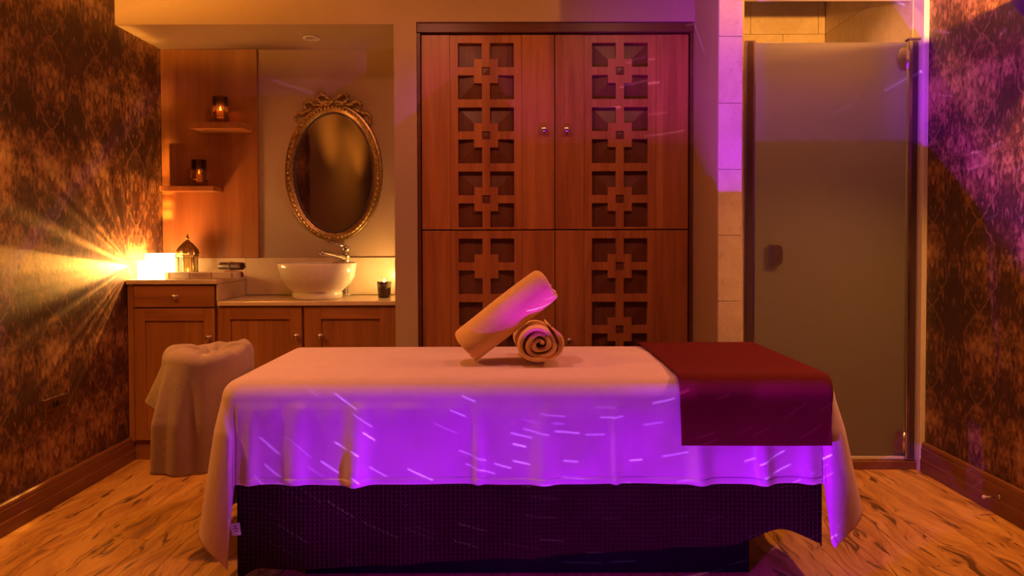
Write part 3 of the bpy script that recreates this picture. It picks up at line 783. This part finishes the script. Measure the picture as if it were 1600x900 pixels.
# ornate brass lantern
ln = thing('brass_lantern', 'pierced brass lantern with onion dome in front of the panel', 'lantern', ((293-800)/1100*3.79, 3.79, ZT1+0.0005))
R6 = 0.048
def hexpt(r, k, z, o=PI/6): a = o + k*PI/3; return (r*math.cos(a), r*math.sin(a), z)
MB().lathe([(0.0005,0.0),(0.056,0.0),(0.057,0.006),(0.050,0.012),(0.0005,0.012)], 6, a0=PI/6, a1=PI/6+2*PI).build('base', M['brass'], ln)
for k in range(6):
    MB().tube([hexpt(R6, k, 0.0125), hexpt(R6, k, 0.108)], 0.0042, 8).build('post', M['brass'], ln, smooth=True)
for k in range(6):
    p, q = Vector(hexpt(R6-0.002, k, 0)), Vector(hexpt(R6-0.002, k+1, 0))
    if k in (2, 5, 0):   # pierced leaves
        mb = MB()
        for a in range(3):
            for b in range(6):
                c = p.lerp(q, 0.22+0.28*a); z = 0.022 + b*0.0155
                mb.tube([(c.x + 0.0055*math.cos(t)*(q-p).normalized().x, c.y + 0.0055*math.cos(t)*(q-p).normalized().y, z+0.0065*math.sin(t)) for t in [2*PI*i/10 for i in range(10)]], 0.0016, 5, closed=True)
        mb.build('pierced_panel', M['brass'], ln)
    else:
        mb = MB()
        a, b = p.lerp(q, 0.1), p.lerp(q, 0.9)
        mb.add([(a.x,a.y,0.0125),(b.x,b.y,0.0125),(b.x,b.y,0.106),(a.x,a.y,0.106)], [(0,1,2,3)])
        mb.build('pane', M['clear'], ln, solid=0.002)
MB().lathe([(0.0005,0.108),(0.055,0.108),(0.057,0.113),(0.054,0.119),(0.0005,0.119)], 6, a0=PI/6, a1=PI/6+2*PI).build('cornice', M['brass'], ln)
MB().lathe([(0.050,0.119),(0.055,0.128),(0.053,0.140),(0.044,0.156),(0.030,0.172),(0.016,0.186),(0.009,0.196),(0.007,0.201),(0.0005,0.201)], 12).build('dome', M['brass'], ln)
mb = MB()
for k in range(12):
    a = 2*PI*k/12
    mb.tube([(r*1.02*math.cos(a), r*1.02*math.sin(a), h) for r, h in [(0.052,0.121),(0.056,0.130),(0.053,0.142),(0.043,0.158),(0.029,0.174),(0.015,0.188)]], 0.0018, 5)
mb.build('dome_rib', M['brass'], ln)
MB().lathe([(0.0005,0.201),(0.008,0.204),(0.010,0.209),(0.007,0.214),(0.004,0.217),(0.006,0.221),(0.004,0.226),(0.0005,0.231)], 12).build('finial', M['brass'], ln, smooth=True)
MB().lathe([(0.0005,0.0125),(0.018,0.0125),(0.018,0.026),(0.0005,0.026)], 16).build('tealight', M['wax'], ln, smooth=True)
MB().lathe([(0.0004,0.026),(0.004,0.030),(0.005,0.037),(0.0003,0.050)], 10).build('flame', M['dimflame'], ln, smooth=True)
# patterned tray in front of it
ty0 = 3.575
try_ = thing('incense_tray', 'long white patterned incense tray before the brass lantern', 'tray', (-1.585, ty0+0.03, ZT1+0.0005))
MB().box(-0.185, 0.185, -0.028, 0.028, 0.0, 0.034).build('box', M['tray'], try_, bevel=0.004)
mb = MB()
for q in range(-4, 5):
    for s_ in (-1, 1):
        x = q*0.010
        mb.tube([(x-0.010*s_, -0.0286, 0.006), (x+0.010*s_, -0.0286, 0.029)], 0.0012, 4)
mb.build('lattice_inlay', M['trayline'], try_)
for x in (-0.055, 0.055, -0.16, 0.16):
    MB().box(x-0.004, x+0.004, -0.0292, -0.0276, 0.003, 0.031).build('band', M['trayline'], try_)
# dark rolls at its end
rl = tag(MB().tube([(-1.475, 3.745, ZT1+0.0245), (-1.475, 3.60, ZT1+0.0245)][::-1], 0.024, 20).build('leather_roll', M['leather'], smooth=False, bevel=0.003), 'dark leather roll lying on the worktop beside the tray', 'roll') if False else None
r1 = thing('leather_roll', 'dark brown leather roll on top of the rust one', 'roll', (-1.475, 3.70, ZT1+0.062))
def spiral_roll(r0, r1_, turns, thick, L, nseg=8, npt=26, squash=1.0, seed=0, wob=0.0, endround=0.25):
    """ribbon spiral extruded along local Y; returns MB, axis through the origin"""
    rnd = random.Random(seed); ph = [rnd.random()*6.28 for _ in range(6)]
    n = int(turns*npt)
    ys = [-L/2, -L/2+0.006, -L/2+0.02] + [-L/2 + L*(i/nseg) for i in range(1, nseg)] + [L/2-0.02, L/2-0.006, L/2]
    mb = MB(); m = n + 1
    rows_ = []
    for yi, y in enumerate(ys):
        e = min(yi, len(ys)-1-yi)
        tf = {0: 0.45, 1: 0.85}.get(e, 1.0)
        outer, inner = [], []
        for i in range(m):
            t = i/n; a = 2*PI*turns*t
            r = r0 + (r1_ - r0)*t
            wv = 1 + wob*(0.5*math.sin(3*a + ph[0] + y*9) + 0.5*math.sin(2*a*0.5 + ph[1] - y*7) + 0.6*math.sin(5*a*0.31 + ph[2] + y*14))
            r *= wv
            h = thick*0.5*tf
            tip = min(1.0, (1-t)*n/3.0, t*n/2.0 + 0.3)
            h *= max(0.25, tip)
            jag = 0.006*math.sin(2.3*a + ph[3])*(1 if e <= 2 else 0)
            for lst, rr in ((outer, r+h), (inner, r-h)):
                lst.append((rr*math.cos(a), y + (jag if y > 0 else -jag*0.7), rr*math.sin(a)*squash))
        rows_.append(outer + inner[::-1])
    W = len(rows_[0])
    base = len(mb.v)
    for r in rows_: mb.v += r
    for j in range(len(rows_)-1):
        for i in range(W):
            k = (i+1) % W
            mb.f.append((base+j*W+i, base+j*W+k, base+(j+1)*W+k, base+(j+1)*W+i))
    for j, flip in ((0, False), (len(rows_)-1, True)):
        for i in range(m-1):
            f = (base+j*W+i, base+j*W+i+1, base+j*W+W-2-i, base+j*W+W-1-i)
            mb.f.append(f[::-1] if flip else f)
    return mb
mbr = spiral_roll(0.004, 0.0205, 3, 0.005, 0.15, 4, 16); mbr.build('roll_body', M['leather'], r1, smooth=True).rotation_euler = (0, 0, 1.2)
MB().tube([(0.026*math.cos(a)*math.cos(1.2+PI/2)*0 + 0.0, 0.024*math.cos(a), 0.024*math.sin(a)) for a in [2*PI*i/20 for i in range(20)]], 0.002, 6, closed=True).build('tie', M['trayline'], r1, smooth=True).rotation_euler = (0, 0, 1.2+PI/2)
r2 = thing('cloth_roll', 'rust red cloth roll under the leather roll', 'roll', (-1.462, 3.685, ZT1+0.0205))
spiral_roll(0.004, 0.0175, 3, 0.005, 0.13, 4, 16, seed=3).build('roll_body', M['redcloth'], r2, smooth=True).rotation_euler = (0, 0, 1.0)
MB().tube([(0, 0.0205*math.cos(a), 0.0205*math.sin(a)) for a in [2*PI*i/20 for i in range(20)]], 0.0015, 6, closed=True).build('tie', M['trayline'], r2, smooth=True).rotation_euler = (0, 0, 1.0+PI/2)

# ------------------------------------------------------------------ oval mirror
mc = ((522-800)/1100*3.9, YB-0.002, 1.11+(375-269)/1100*3.9)
mi = thing('oval_mirror', 'oval mirror in carved gilt frame with a bow crest', 'mirror', mc)
A_, B_ = 0.268, 0.378
n = 96
def ring(prof, nm, mat):
    """prof: list of (inset from the outer ellipse, depth towards the viewer)"""
    mb = MB(); m = len(prof)
    for i in range(n):
        a = 2*PI*i/n
        for (ins, dep) in prof:
            mb.v.append(((A_-ins)*math.cos(a), -dep, (B_-ins)*math.sin(a)))
    for i in range(n):
        for k in range(m):
            mb.f.append((i*m+k, ((i+1) % n)*m+k, ((i+1) % n)*m+(k+1) % m, i*m+(k+1) % m))
    return mb.build(nm, mat, mi, smooth=True)
ring([(0.0,0.0),(-0.003,0.010),(0.003,0.018),(0.010,0.014),(0.016,0.022),(0.026,0.026),(0.032,0.016),(0.038,0.014),(0.044,0.010),(0.046,0.004),(0.046,0.0)], 'frame', M['gilt'])
mb = MB()
for i in range(76):
    a = 2*PI*i/76
    mb.ball(((A_-0.019)*math.cos(a), -0.027, (B_-0.019)*math.sin(a)), 0.0085, 8, 5, (1, 0.7, 1.0))
mb.build('beading', M['gilt'], mi, smooth=True)
mb = MB().lathe([(0.0005,-0.006),(A_-0.040,-0.006)], 72, axis='Y', sx=1.0, sy=(B_-0.044)/(A_-0.044))
mb.build('mirror_glass', M['mirror'], mi)
ring([(0.0445,0.004),(0.0445,0.010),(0.050,0.010),(0.056,0.0068)], 'inner_bevel', M['bronze'])
# bow crest: ruffled ribbons
def ribbon(pts, r0, ruf=0.35, nm='ribbon'):
    # smooth the control points and give the band a ruffled thickness
    P_ = [Vector(p) for p in pts]; out = []
    for i in range(len(P_)-1):
        p0 = P_[max(i-1,0)]; p1 = P_[i]; p2 = P_[i+1]; p3 = P_[min(i+2, len(P_)-1)]
        for t in [k/6 for k in range(6)]:
            out.append(0.5*((2*p1)+(p2-p0)*t+(2*p0-5*p1+4*p2-p3)*t*t+(3*p1-p0-3*p2+p3)*t*t*t))
    out.append(P_[-1])
    rr = [r0*(1+ruf*math.sin(i*1.9))*(0.75 if i in (0, len(out)-1) else 1) for i in range(len(out))]
    MB().tube(out, rr, 8).build(nm, M['gilt'], mi, smooth=True)
zt_ = B_
for s_ in (-1, 1):
    ribbon([(0, -0.022, zt_+0.020), (s_*0.022, -0.026, zt_+0.030), (s_*0.052, -0.03, zt_+0.052), (s_*0.078, -0.028, zt_+0.050), (s_*0.082, -0.026, zt_+0.026), (s_*0.060, -0.026, zt_+0.006), (s_*0.025, -0.024, zt_+0.012), (0, -0.022, zt_+0.018)], 0.0095)
    ribbon([(s_*0.075, -0.02, zt_-0.004), (s_*0.100, -0.022, zt_-0.004), (s_*0.118, -0.026, zt_+0.010), (s_*0.142, -0.026, zt_+0.012), (s_*0.155, -0.024, zt_-0.006), (s_*0.140, -0.022, zt_-0.036), (s_*0.115, -0.02, zt_-0.024)], 0.0085)
    ribbon([(s_*0.140, -0.02, zt_-0.040), (s_*0.168, -0.022, zt_-0.050), (s_*0.188, -0.024, zt_-0.050), (s_*0.204, -0.022, zt_-0.062), (s_*0.208, -0.020, zt_-0.092), (s_*0.198, -0.018, zt_-0.112)], 0.0085)
    ribbon([(0, -0.02, zt_+0.016), (s_*0.018, -0.022, zt_-0.002), (s_*0.048, -0.022, zt_-0.006), (s_*0.075, -0.02, zt_-0.006)], 0.007)
MB().ball((0, -0.026, zt_+0.018), 0.014, 12, 8, (1.1, 0.8, 1)).build('knot', M['gilt'], mi, smooth=True)

# recessed downlight in the soffit
dl = thing('recessed_downlight', 'small round recessed downlight in the alcove soffit', 'light', ((490-800)/1100*3.68, 3.68, ZS-0.001))
MB().lathe([(0.030,-0.001),(0.044,-0.001),(0.046,-0.004),(0.042,-0.008),(0.032,-0.007),(0.030,-0.001)], 28).build('trim_ring', M['white'], dl, smooth=True)
MB().lathe([(0.0005,-0.002),(0.029,-0.002)], 24).build('lens', M['nickel'], dl)

# ------------------------------------------------------------------ shower door
sd = thing('shower_door', 'frosted glass shower door with chrome profiles', 'shower door', (1.52, YD, 0.045))
gz0, gz1 = 0.062, 2.048
wp(MB().box(1.167, 1.888, YD-0.004, YD+0.004, gz0, gz1), 'glass_pane', M['frost'], sd, bevel=0.001)
def profile(x0, x1, z0, z1):
    mb = MB().box(x0, x1, YD-0.018, YD+0.020, z0, z1)
    return mb
pL = wp(profile(1.108, 1.162, 0.0465, 2.056), 'frame_profile', M['chrome'], sd, bevel=0.003)
wp(MB().box(1.122, 1.150, YD-0.0195, YD-0.0175, 0.05, 2.05), 'groove', M['bronze'], pL)
pR = wp(profile(1.893, 1.944, 0.0465, 2.056), 'frame_profile', M['chrome'], sd, bevel=0.003)
wp(MB().box(1.908, 1.934, YD-0.0195, YD-0.0175, 0.05, 2.05), 'groove', M['bronze'], pR)
wp(MB().box(1.890, 1.946, YD-0.021, YD+0.022, 2.0565, 2.066), 'end_cap', M['bronze'], sd, bevel=0.002)
wp(MB().box(1.163, 1.892, YD-0.008, YD+0.008, 0.0462, 0.0612), 'bottom_seal', M['white'], sd, bevel=0.002)
for zc in (1.11+(375-97)/325.0, 1.11-(692-375)/325.0):
    poly = []
    for i in range(13):
        a = PI/2 + PI*i/12
        poly.append((1.862 + 0.026*math.cos(a), zc + 0.054*math.sin(a)))
    poly += [(1.880, zc-0.054), (1.880, zc+0.054)]
    h = wp(MB().prism(poly, YD-0.016, YD-0.0045, 'Y'), 'hinge', M['chrome'], sd, bevel=0.001)
    wp(MB().tube([(1.886, YD-0.016, zc-0.045), (1.886, YD-0.016, zc+0.045)], 0.007, 12), 'pin', M['chrome'], h, smooth=True)
hz = 1.11 - (399-375)/325.0
hd = wp(MB().prism([(1.236, hz-0.050), (1.272, hz-0.050), (1.286, hz-0.040), (1.290, hz-0.02), (1.290, hz+0.02), (1.286, hz+0.040), (1.272, hz+0.050), (1.236, hz+0.050)], YD-0.034, YD-0.0045, 'Y'), 'handle', M['bronze'], sd, bevel=0.003)
wp(MB().box(1.231, 1.2355, YD-0.034, YD-0.0045, hz-0.050, hz+0.050), 'handle_edge', M['chrome'], hd)

# ------------------------------------------------------------------ massage table
TX0, TX1, TY0, TY1 = -0.93, 1.035, 2.275, 3.00
ZP = 0.645
mt = thing('massage_table', 'black-based massage table under the white sheet', 'massage table', (0.05, 2.64, 0))
def loc_(mb, name, mat, **kw): return wp(mb, name, mat, mt, **kw)
loc_(MB().box(-0.69, 0.787, 2.318, 2.95, 0.0005, 0.44), 'base', M['black'], bevel=0.004)
loc_(MB().box(-0.80, 0.90, 2.335, 2.94, 0.441, 0.535), 'top_frame', M['black'], bevel=0.006)
def rbox(x0, x1, y0, y1, z0, z1, r):
    mb = MB()
    return mb.box(x0, x1, y0, y1, z0, z1)
pd = loc_(rbox(TX0+0.004, TX1-0.004, TY0+0.004, TY1-0.004, 0.536, ZP, 0.04), 'padded_top', M['pad'])
m_ = pd.modifiers.new('bevel', 'BEVEL'); m_.width = 0.05; m_.segments = 5
CRX, CRY, CRZ = -1.125, 2.62, 0.665
crd = loc_(MB().tube([(CRX+0.10*math.cos(a), CRY+0.125*math.sin(a), CRZ) for a in [0.35+ (2*PI-0.7)*i/30 for i in range(31)]], 0.042, 12), 'face_cradle', M['pad'], smooth=True)
for dy in (-0.06, 0.06):
    loc_(MB().tube([(-1.05, CRY+dy, 0.60), (TX0+0.06, CRY+dy, 0.575)], 0.012, 10), 'cradle_rod', M['chrome'], smooth=True)

def fold(u, seeds):
    s_ = 0
    for (f, p, a) in seeds: s_ += a*(0.5+0.5*math.sin(f*u + p))
    return s_
def drape_pt(u, v, z_top, off, R, endflare=(0.2, 0.2), foldfn=None, tip=(0.61, 0.73)):
    """u,v: flat cloth point in table plan coordinates. off: clearance outside the pad"""
    xa, xb = TX0 - off + R, TX1 + off - R
    ya, yb = TY0 - off + R, TY1 + off - R
    du = (xa-u) if u < xa else ((u-xb) if u > xb else 0.0); sx = -1 if u < xa else 1
    dv = (ya-v) if v < ya else ((v-yb) if v > yb else 0.0); sy = -1 if v < ya else 1
    cx_, cy_ = min(max(u, xa), xb), min(max(v, ya), yb)
    dist = math.hypot(du, dv)
    if dist < 1e-9: return (u, v, z_top)
    ex, ey = sx*du/dist, sy*dv/dist
    q = R*PI/2
    if dist < q: out = R*math.sin(dist/R); dn = R*(1-math.cos(dist/R)); hang = 0
    else: out = R; hang = dist-q; dn = R + hang
    phi = math.atan2(dv, du)          # 0 at the end, pi/2 on the long side
    fl = 0.0
    if hang > 0:
        corner = math.sin(2*phi) if (du > 0 and dv > 0) else 0.0
        ef = endflare[0] if sx < 0 else endflare[1]
        fl = hang*0.02
        if corner > 0:
            # loose corner: bellied on the end side, the tip tucked round to the long side
            pt = tip[0] if sx < 0 else tip[1]
            kk = min(1.0, hang/0.10)
            if phi < pt:
                q2 = phi/pt; psi = q2**1.5*math.radians(80); fl += hang*ef*math.sin(PI*q2**0.8)**1.2 + 0.022*kk*q2
            else:
                q2 = (phi-pt)/(PI/2-pt); psi = math.radians(80 + 10*q2); fl += 0.022*kk*(1-q2)
            ang = phi*(1-kk) + psi*kk
            ex, ey = sx*math.cos(ang), sy*math.sin(ang)
        if foldfn: fl += foldfn(u, v, du, dv, phi, hang, sx, sy)
    return (cx_ + ex*(out+fl), cy_ + ey*(out+fl), z_top - dn)
def cloth(name, mat, u0, u1, v0, v1, nu, nv, z_top, off, R, ef=(0.2,0.2), foldfn=None, thick=0.003, topfn=None, edgefn=None):
    def fn(a, b):
        u = u0 + (u1-u0)*a; v = v0 + (v1-v0)*b
        if edgefn: u, v = edgefn(u, v)
        p = drape_pt(u, v, z_top, off, R, ef, foldfn)
        if topfn: p = (p[0], p[1], p[2] + topfn(p[0], p[1], u, v))
        return p
    mb = MB().grid(fn, nu, nv)
    return mb.build(name, mat, smooth=True, solid=thick)

# brown waffle blanket hanging below the sheet
Rb = 0.05
def hang_to(z_top, z_hem, R): return (z_top - z_hem - R) + R*PI/2 - R      # extra flat length beyond the pad edge line
def fold_b(u, v, du, dv, phi, hang, sx, sy):
    f = 0.004*math.sin(9*u+0.4)+0.005*math.sin(17*u+1)+0.003*math.sin(31*u)
    f += 0.010*math.exp(-((u+0.66)/0.06)**2) + 0.012*math.exp(-((u-0.93)/0.05)**2)
    return max(-0.004, 0.004*min(1, hang/0.05) + f*min(1, hang/0.35))
zb0 = ZP + 0.004
hb = hang_to(zb0, 0.085, Rb)
def edge_b(u, v):
    if v < TY0:
        # uneven hem: dips at the left, lifts near the right
        s_ = min(1.0, (TY0 - v)/0.4)
        dz = 0.018*math.sin((u-0.1)*2.2) + 0.0
        dz += -0.040*math.exp(-((u+0.90)/0.05)**2) + 0.055*math.exp(-((u-0.86)/0.10)**2) - 0.01*math.exp(-((u-1.03)/0.06)**2) + 0.022*u
        v = v + dz*s_
    return u, v
bl = cloth('waffle_blanket', M['waffle'], -0.905, 1.022, TY0-0.008-hb, TY1+0.35, 200, 150, zb0, 0.010, Rb, (0.1,0.1), fold_b, 0.005, edgefn=edge_b)
tag(bl, 'dark brown waffle weave blanket hanging below the white sheet', 'blanket')
# label on its edge
lb = MB().box(0, 0.030, -0.0012, 0.0012, 0, 0.040).build('care_label', M['label'], bl)
lb.location = (-0.900, TY0-0.040, 0.165); lb.rotation_euler = (0.03, -0.10, -0.05)
for zz, ww in ((0.012, 0.014), (0.020, 0.018), (0.028, 0.010)):
    q = MB().box(0.015-ww/2, 0.015+ww/2, -0.0018, -0.0013, zz, zz+0.004).build('label_print', M['labelprint'], lb)

# white sheet
Rs = 0.065
zs = ZP + 0.012
hs = hang_to(zs, 0.325, Rs)
def pleat(u, c, w): return math.exp(-((u-c)/w)**2)
def fold_s(u, v, du, dv, phi, hang, sx, sy):
    k = min(1.0, hang/0.22)
    if dv > 0 and du == 0:
        f = 0.0025*min(1, hang/0.05) + k*(0.004*(1+math.sin(11*u+0.7)) + 0.003*(1+math.sin(23*u+2.2)))
        f += 1.5*k*(0.022*pleat(u,-0.50,0.030) + 0.012*pleat(u,-0.70,0.035) + 0.010*pleat(u,-0.84,0.02) + 0.010*pleat(u,-0.11,0.014)
                + 0.014*pleat(u,0.10,0.035) + 0.011*pleat(u,0.33,0.012) + 0.016*pleat(u,0.60,0.03) + 0.018*pleat(u,0.80,0.028) + 0.014*pleat(u,0.95,0.03))
        # gathered little tucks just under the edge near the left end
        f += 0.0030*(1+mnoise.noise((u*17.0, 0.3, 0.0))*1.8)*min(1, hang/0.02)*math.exp(-(hang/0.08)**2)*(1 if u < -0.15 else 0.35)
        return f
    if du > 0 and dv == 0:
        return 0.003*k + k*(0.010*(1+math.sin(14*v)) + 0.006*(1+math.sin(31*v+1)))
    return 0.003*k + 0.004*k*math.cos(9*phi)
def edge_s(u, v): return u, v
def top_s(x, y, u, v):
    # soft padding under the sheet
    if TX0 < x < TX1 and TY0 < y < TY1:
        ex = min(x-TX0, TX1-x)/0.35; ey = min(y-TY0, TY1-y)/0.25
        s_ = min(1, max(0, ex))*min(1, max(0, ey))
        return 0.010*s_ + 0.0015*mnoise.noise((x*5, y*7, 1.3))*s_
    return 0.0
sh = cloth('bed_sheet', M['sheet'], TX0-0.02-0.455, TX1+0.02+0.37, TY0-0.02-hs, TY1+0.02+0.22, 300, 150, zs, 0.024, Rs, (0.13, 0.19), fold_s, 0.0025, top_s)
tag(sh, 'white cotton sheet draped over the massage table', 'sheet')
# stitched hem band along the front
hm = cloth('hem', M['sheet'], TX0-0.02-0.455, TX1+0.02+0.37, TY0-0.02-hs, TY0-0.02-hs+0.020, 300, 3, zs, 0.0258, Rs, (0.13, 0.19), fold_s, 0.0012)
hm.parent = sh
# burgundy runner
Rr = 0.072
zr = ZP + 0.0275
hr = hang_to(zr, 0.447, Rr)
def fold_r(u, v, du, dv, phi, hang, sx, sy):
    return (0.014 + 0.003*math.sin(9*u))*min(1, hang/0.12) + 0.012*min(1, hang/0.25)
rn = cloth('bed_runner', M['runner'], 0.535, 1.030, TY0-0.03-hr, TY1+0.25, 60, 130, zr, 0.042, Rr, (0.05, 0.05), fold_r, 0.006)
tag(rn, 'burgundy cloth runner across the right end of the table', 'runner')

# ------------------------------------------------------------------ rolled towels
ztop = ZP + 0.0255
t1 = thing('rolled_towel', 'peach rolled towel lying with its spiral end facing out', 'towel', (0.088, 2.585, ztop+0.0745), 'rolled peach towels')
o = spiral_roll(0.010, 0.078, 3.15, 0.0205, 0.29, 8, 34, 0.87, 5, 0.10).build('roll_body', M['towel'], t1, smooth=True)
o.rotation_euler = (0, 0, 0.06)
axis_a = Vector((-0.166, 2.520, 0.722)); axis_b = Vector((0.130, 2.54, 0.950))
mid = (axis_a+axis_b)/2
t2 = thing('rolled_towel', 'peach rolled towel leaning on top of the other roll', 'towel', mid, 'rolled peach towels')
o = spiral_roll(0.010, 0.071, 3.0, 0.0190, (axis_b-axis_a).length, 10, 30, 0.95, 11, 0.05).build('roll_body', M['towel'], t2, smooth=True)
dv_ = (axis_b-axis_a).normalized()
rm = dv_.to_track_quat('Y', 'Z').to_matrix()
o.rotation_euler = (rm @ Matrix.Rotation(math.radians(150), 3, 'Y')).to_euler()

# ------------------------------------------------------------------ towel over the face cradle
def towel_hem(t):
    """length hanging below the cradle rim, by direction (0 = towards the table)"""
    d = math.degrees(t) % 360
    pts = [(0, 0.26), (60, 0.30), (120, 0.30), (165, 0.22), (185, 0.18), (205, 0.23), (222, 0.36), (240, 0.405), (270, 0.415), (300, 0.41), (340, 0.32), (360, 0.26)]
    for (a0, h0), (a1, h1) in zip(pts[:-1], pts[1:]):
        if a0 <= d <= a1:
            q = (d-a0)/(a1-a0); return h0 + (h1-h0)*q
    return 0.3
def towel_pt(a, b):
    t = 2*PI*a
    rx, ry = 0.120, 0.150
    Re = 1/math.sqrt((math.cos(t)/rx)**2 + (math.sin(t)/ry)**2)
    ztp = CRZ + 0.048
    dip = 0.010*math.sin(2*t+0.5) + 0.004*math.sin(7*t+1.1) + 0.002*math.sin(15*t)
    if b < 0.3:
        q = max(b/0.3, 0.002)
        z = ztp - 0.062*math.exp(-(q/0.34)**2) + 0.006*math.sin(11*t+0.4)*math.sin(PI*q) + dip*q + 0.004*math.sin(9*t)*q*(1-q)
        return (CRX + Re*q*math.cos(t), CRY + Re*q*math.sin(t), z)
    dist = (b-0.3)/0.7*(towel_hem(t) + 0.02); R = 0.035
    if dist < R*PI/2: out = R*math.sin(dist/R); dn = R*(1-math.cos(dist/R)); hang = 0
    else: out = R; hang = dist - R*PI/2; dn = R + hang
    k = min(1, hang/0.20)
    fl = hang*0.05 + k*(0.034*(1-abs(math.sin(3.5*t+0.9))**1.4)*1.4 + 0.012*(1+math.sin(15*t+2.0)))
    fl += 0.010*k*math.exp(-((math.degrees(t) % 360 - 190)/16.0)**2)
    dgt = math.degrees(t) % 360
    if 190 < dgt < 250: fl *= 0.35 + 0.65*abs(dgt-220)/30.0
    c = max(0.0, math.cos(t))
    fl *= max(0.0, 1-1.3*c**0.5)                         # pressed flat beside the table end
    out *= 1-0.35*c
    return (CRX + (Re+out+fl)*math.cos(t), CRY + (Re+out+fl)*math.sin(t), ztp - dn + dip*max(0, 1-dist/0.12))
tw = MB().grid(towel_pt, 180, 70).build('draped_towel', M['greytowel'], smooth=True, solid=0.007)
tag(tw, 'grey beige towel draped over the face cradle at the table head', 'towel')

# ------------------------------------------------------------------ wall details
sy0 = 2.955; sz = 1.11-(636-375)/372.0
so = thing('wall_socket', 'double metal wall socket low on the left papered wall', 'socket', (XL, sy0, sz))
MB().box(0.0005, 0.010, -0.073, 0.073, -0.046, 0.046).build('plate', M['plug'], so, bevel=0.003)
MB().box(0.0102, 0.0125, -0.071, 0.071, 0.0445, 0.0465).build('rim', M['nickel'], so)
MB().box(0.0002, 0.0125, -0.0752, -0.0732, -0.046, 0.0465).build('rim', M['nickel'], so)
for dy in (-0.012, 0.012):
    MB().box(0.0102, 0.014, dy-0.006, dy+0.006, 0.005, 0.028).build('switch', M['blackp'], so, bevel=0.001)
for dy in (-0.042, 0.042):
    mb = MB().box(0.0102, 0.0108, dy-0.003, dy+0.003, 0.006, 0.016).box(0.0102, 0.0108, dy-0.013, dy-0.006, -0.016, -0.010).box(0.0102, 0.0108, dy+0.006, dy+0.013, -0.016, -0.010)
    mb.build('pin_holes', M['blackp'], so)
ds = thing('door_stop', 'small metal pin door stop on the right baseboard', 'door stop', (XR-0.0208, 2.80, 0.075))
MB().tube([(0, 0, 0), (-0.060, -0.006, 0.002)], 0.0035, 10).build('rod', M['nickel'], ds, smooth=True)
MB().ball((-0.064, -0.0064, 0.002), 0.0075, 10, 8).build('tip', M['white'], ds, smooth=True)
MB().lathe([(0.0004,-0.004),(0.008,-0.003),(0.009,0.0)], 14, axis='X').build('base', M['nickel'], ds, smooth=True)
def sconce(x, y, z, sgn, label):
    s_ = thing('wall_sconce', label, 'sconce', (x, y, z), 'bowl wall sconces')
    prof = [(0.030,-0.012),(0.070,0.0),(0.105,0.03),(0.128,0.075),(0.135,0.125),(0.130,0.125),(0.122,0.078),(0.100,0.036),(0.066,0.008),(0.030,-0.004)]
    a0 = PI/2 if sgn > 0 else -PI/2
    MB().lathe(prof, 28, a0=a0, a1=a0+PI, sy=1.5).build('bowl', M['bronze'], s_, smooth=True)
    MB().box(-0.012 if sgn > 0 else 0.0005, -0.0005 if sgn > 0 else 0.012, -0.06, 0.06, 0.0, 0.12).build('backplate', M['bronze'], s_, bevel=0.003)
sconce(XR, SC_R[1], 1.922, 1, 'dark bowl wall sconce high on the right papered wall')
sconce(XL, SC_L[1], 1.98, -1, 'dark bowl wall sconce high on the left papered wall')
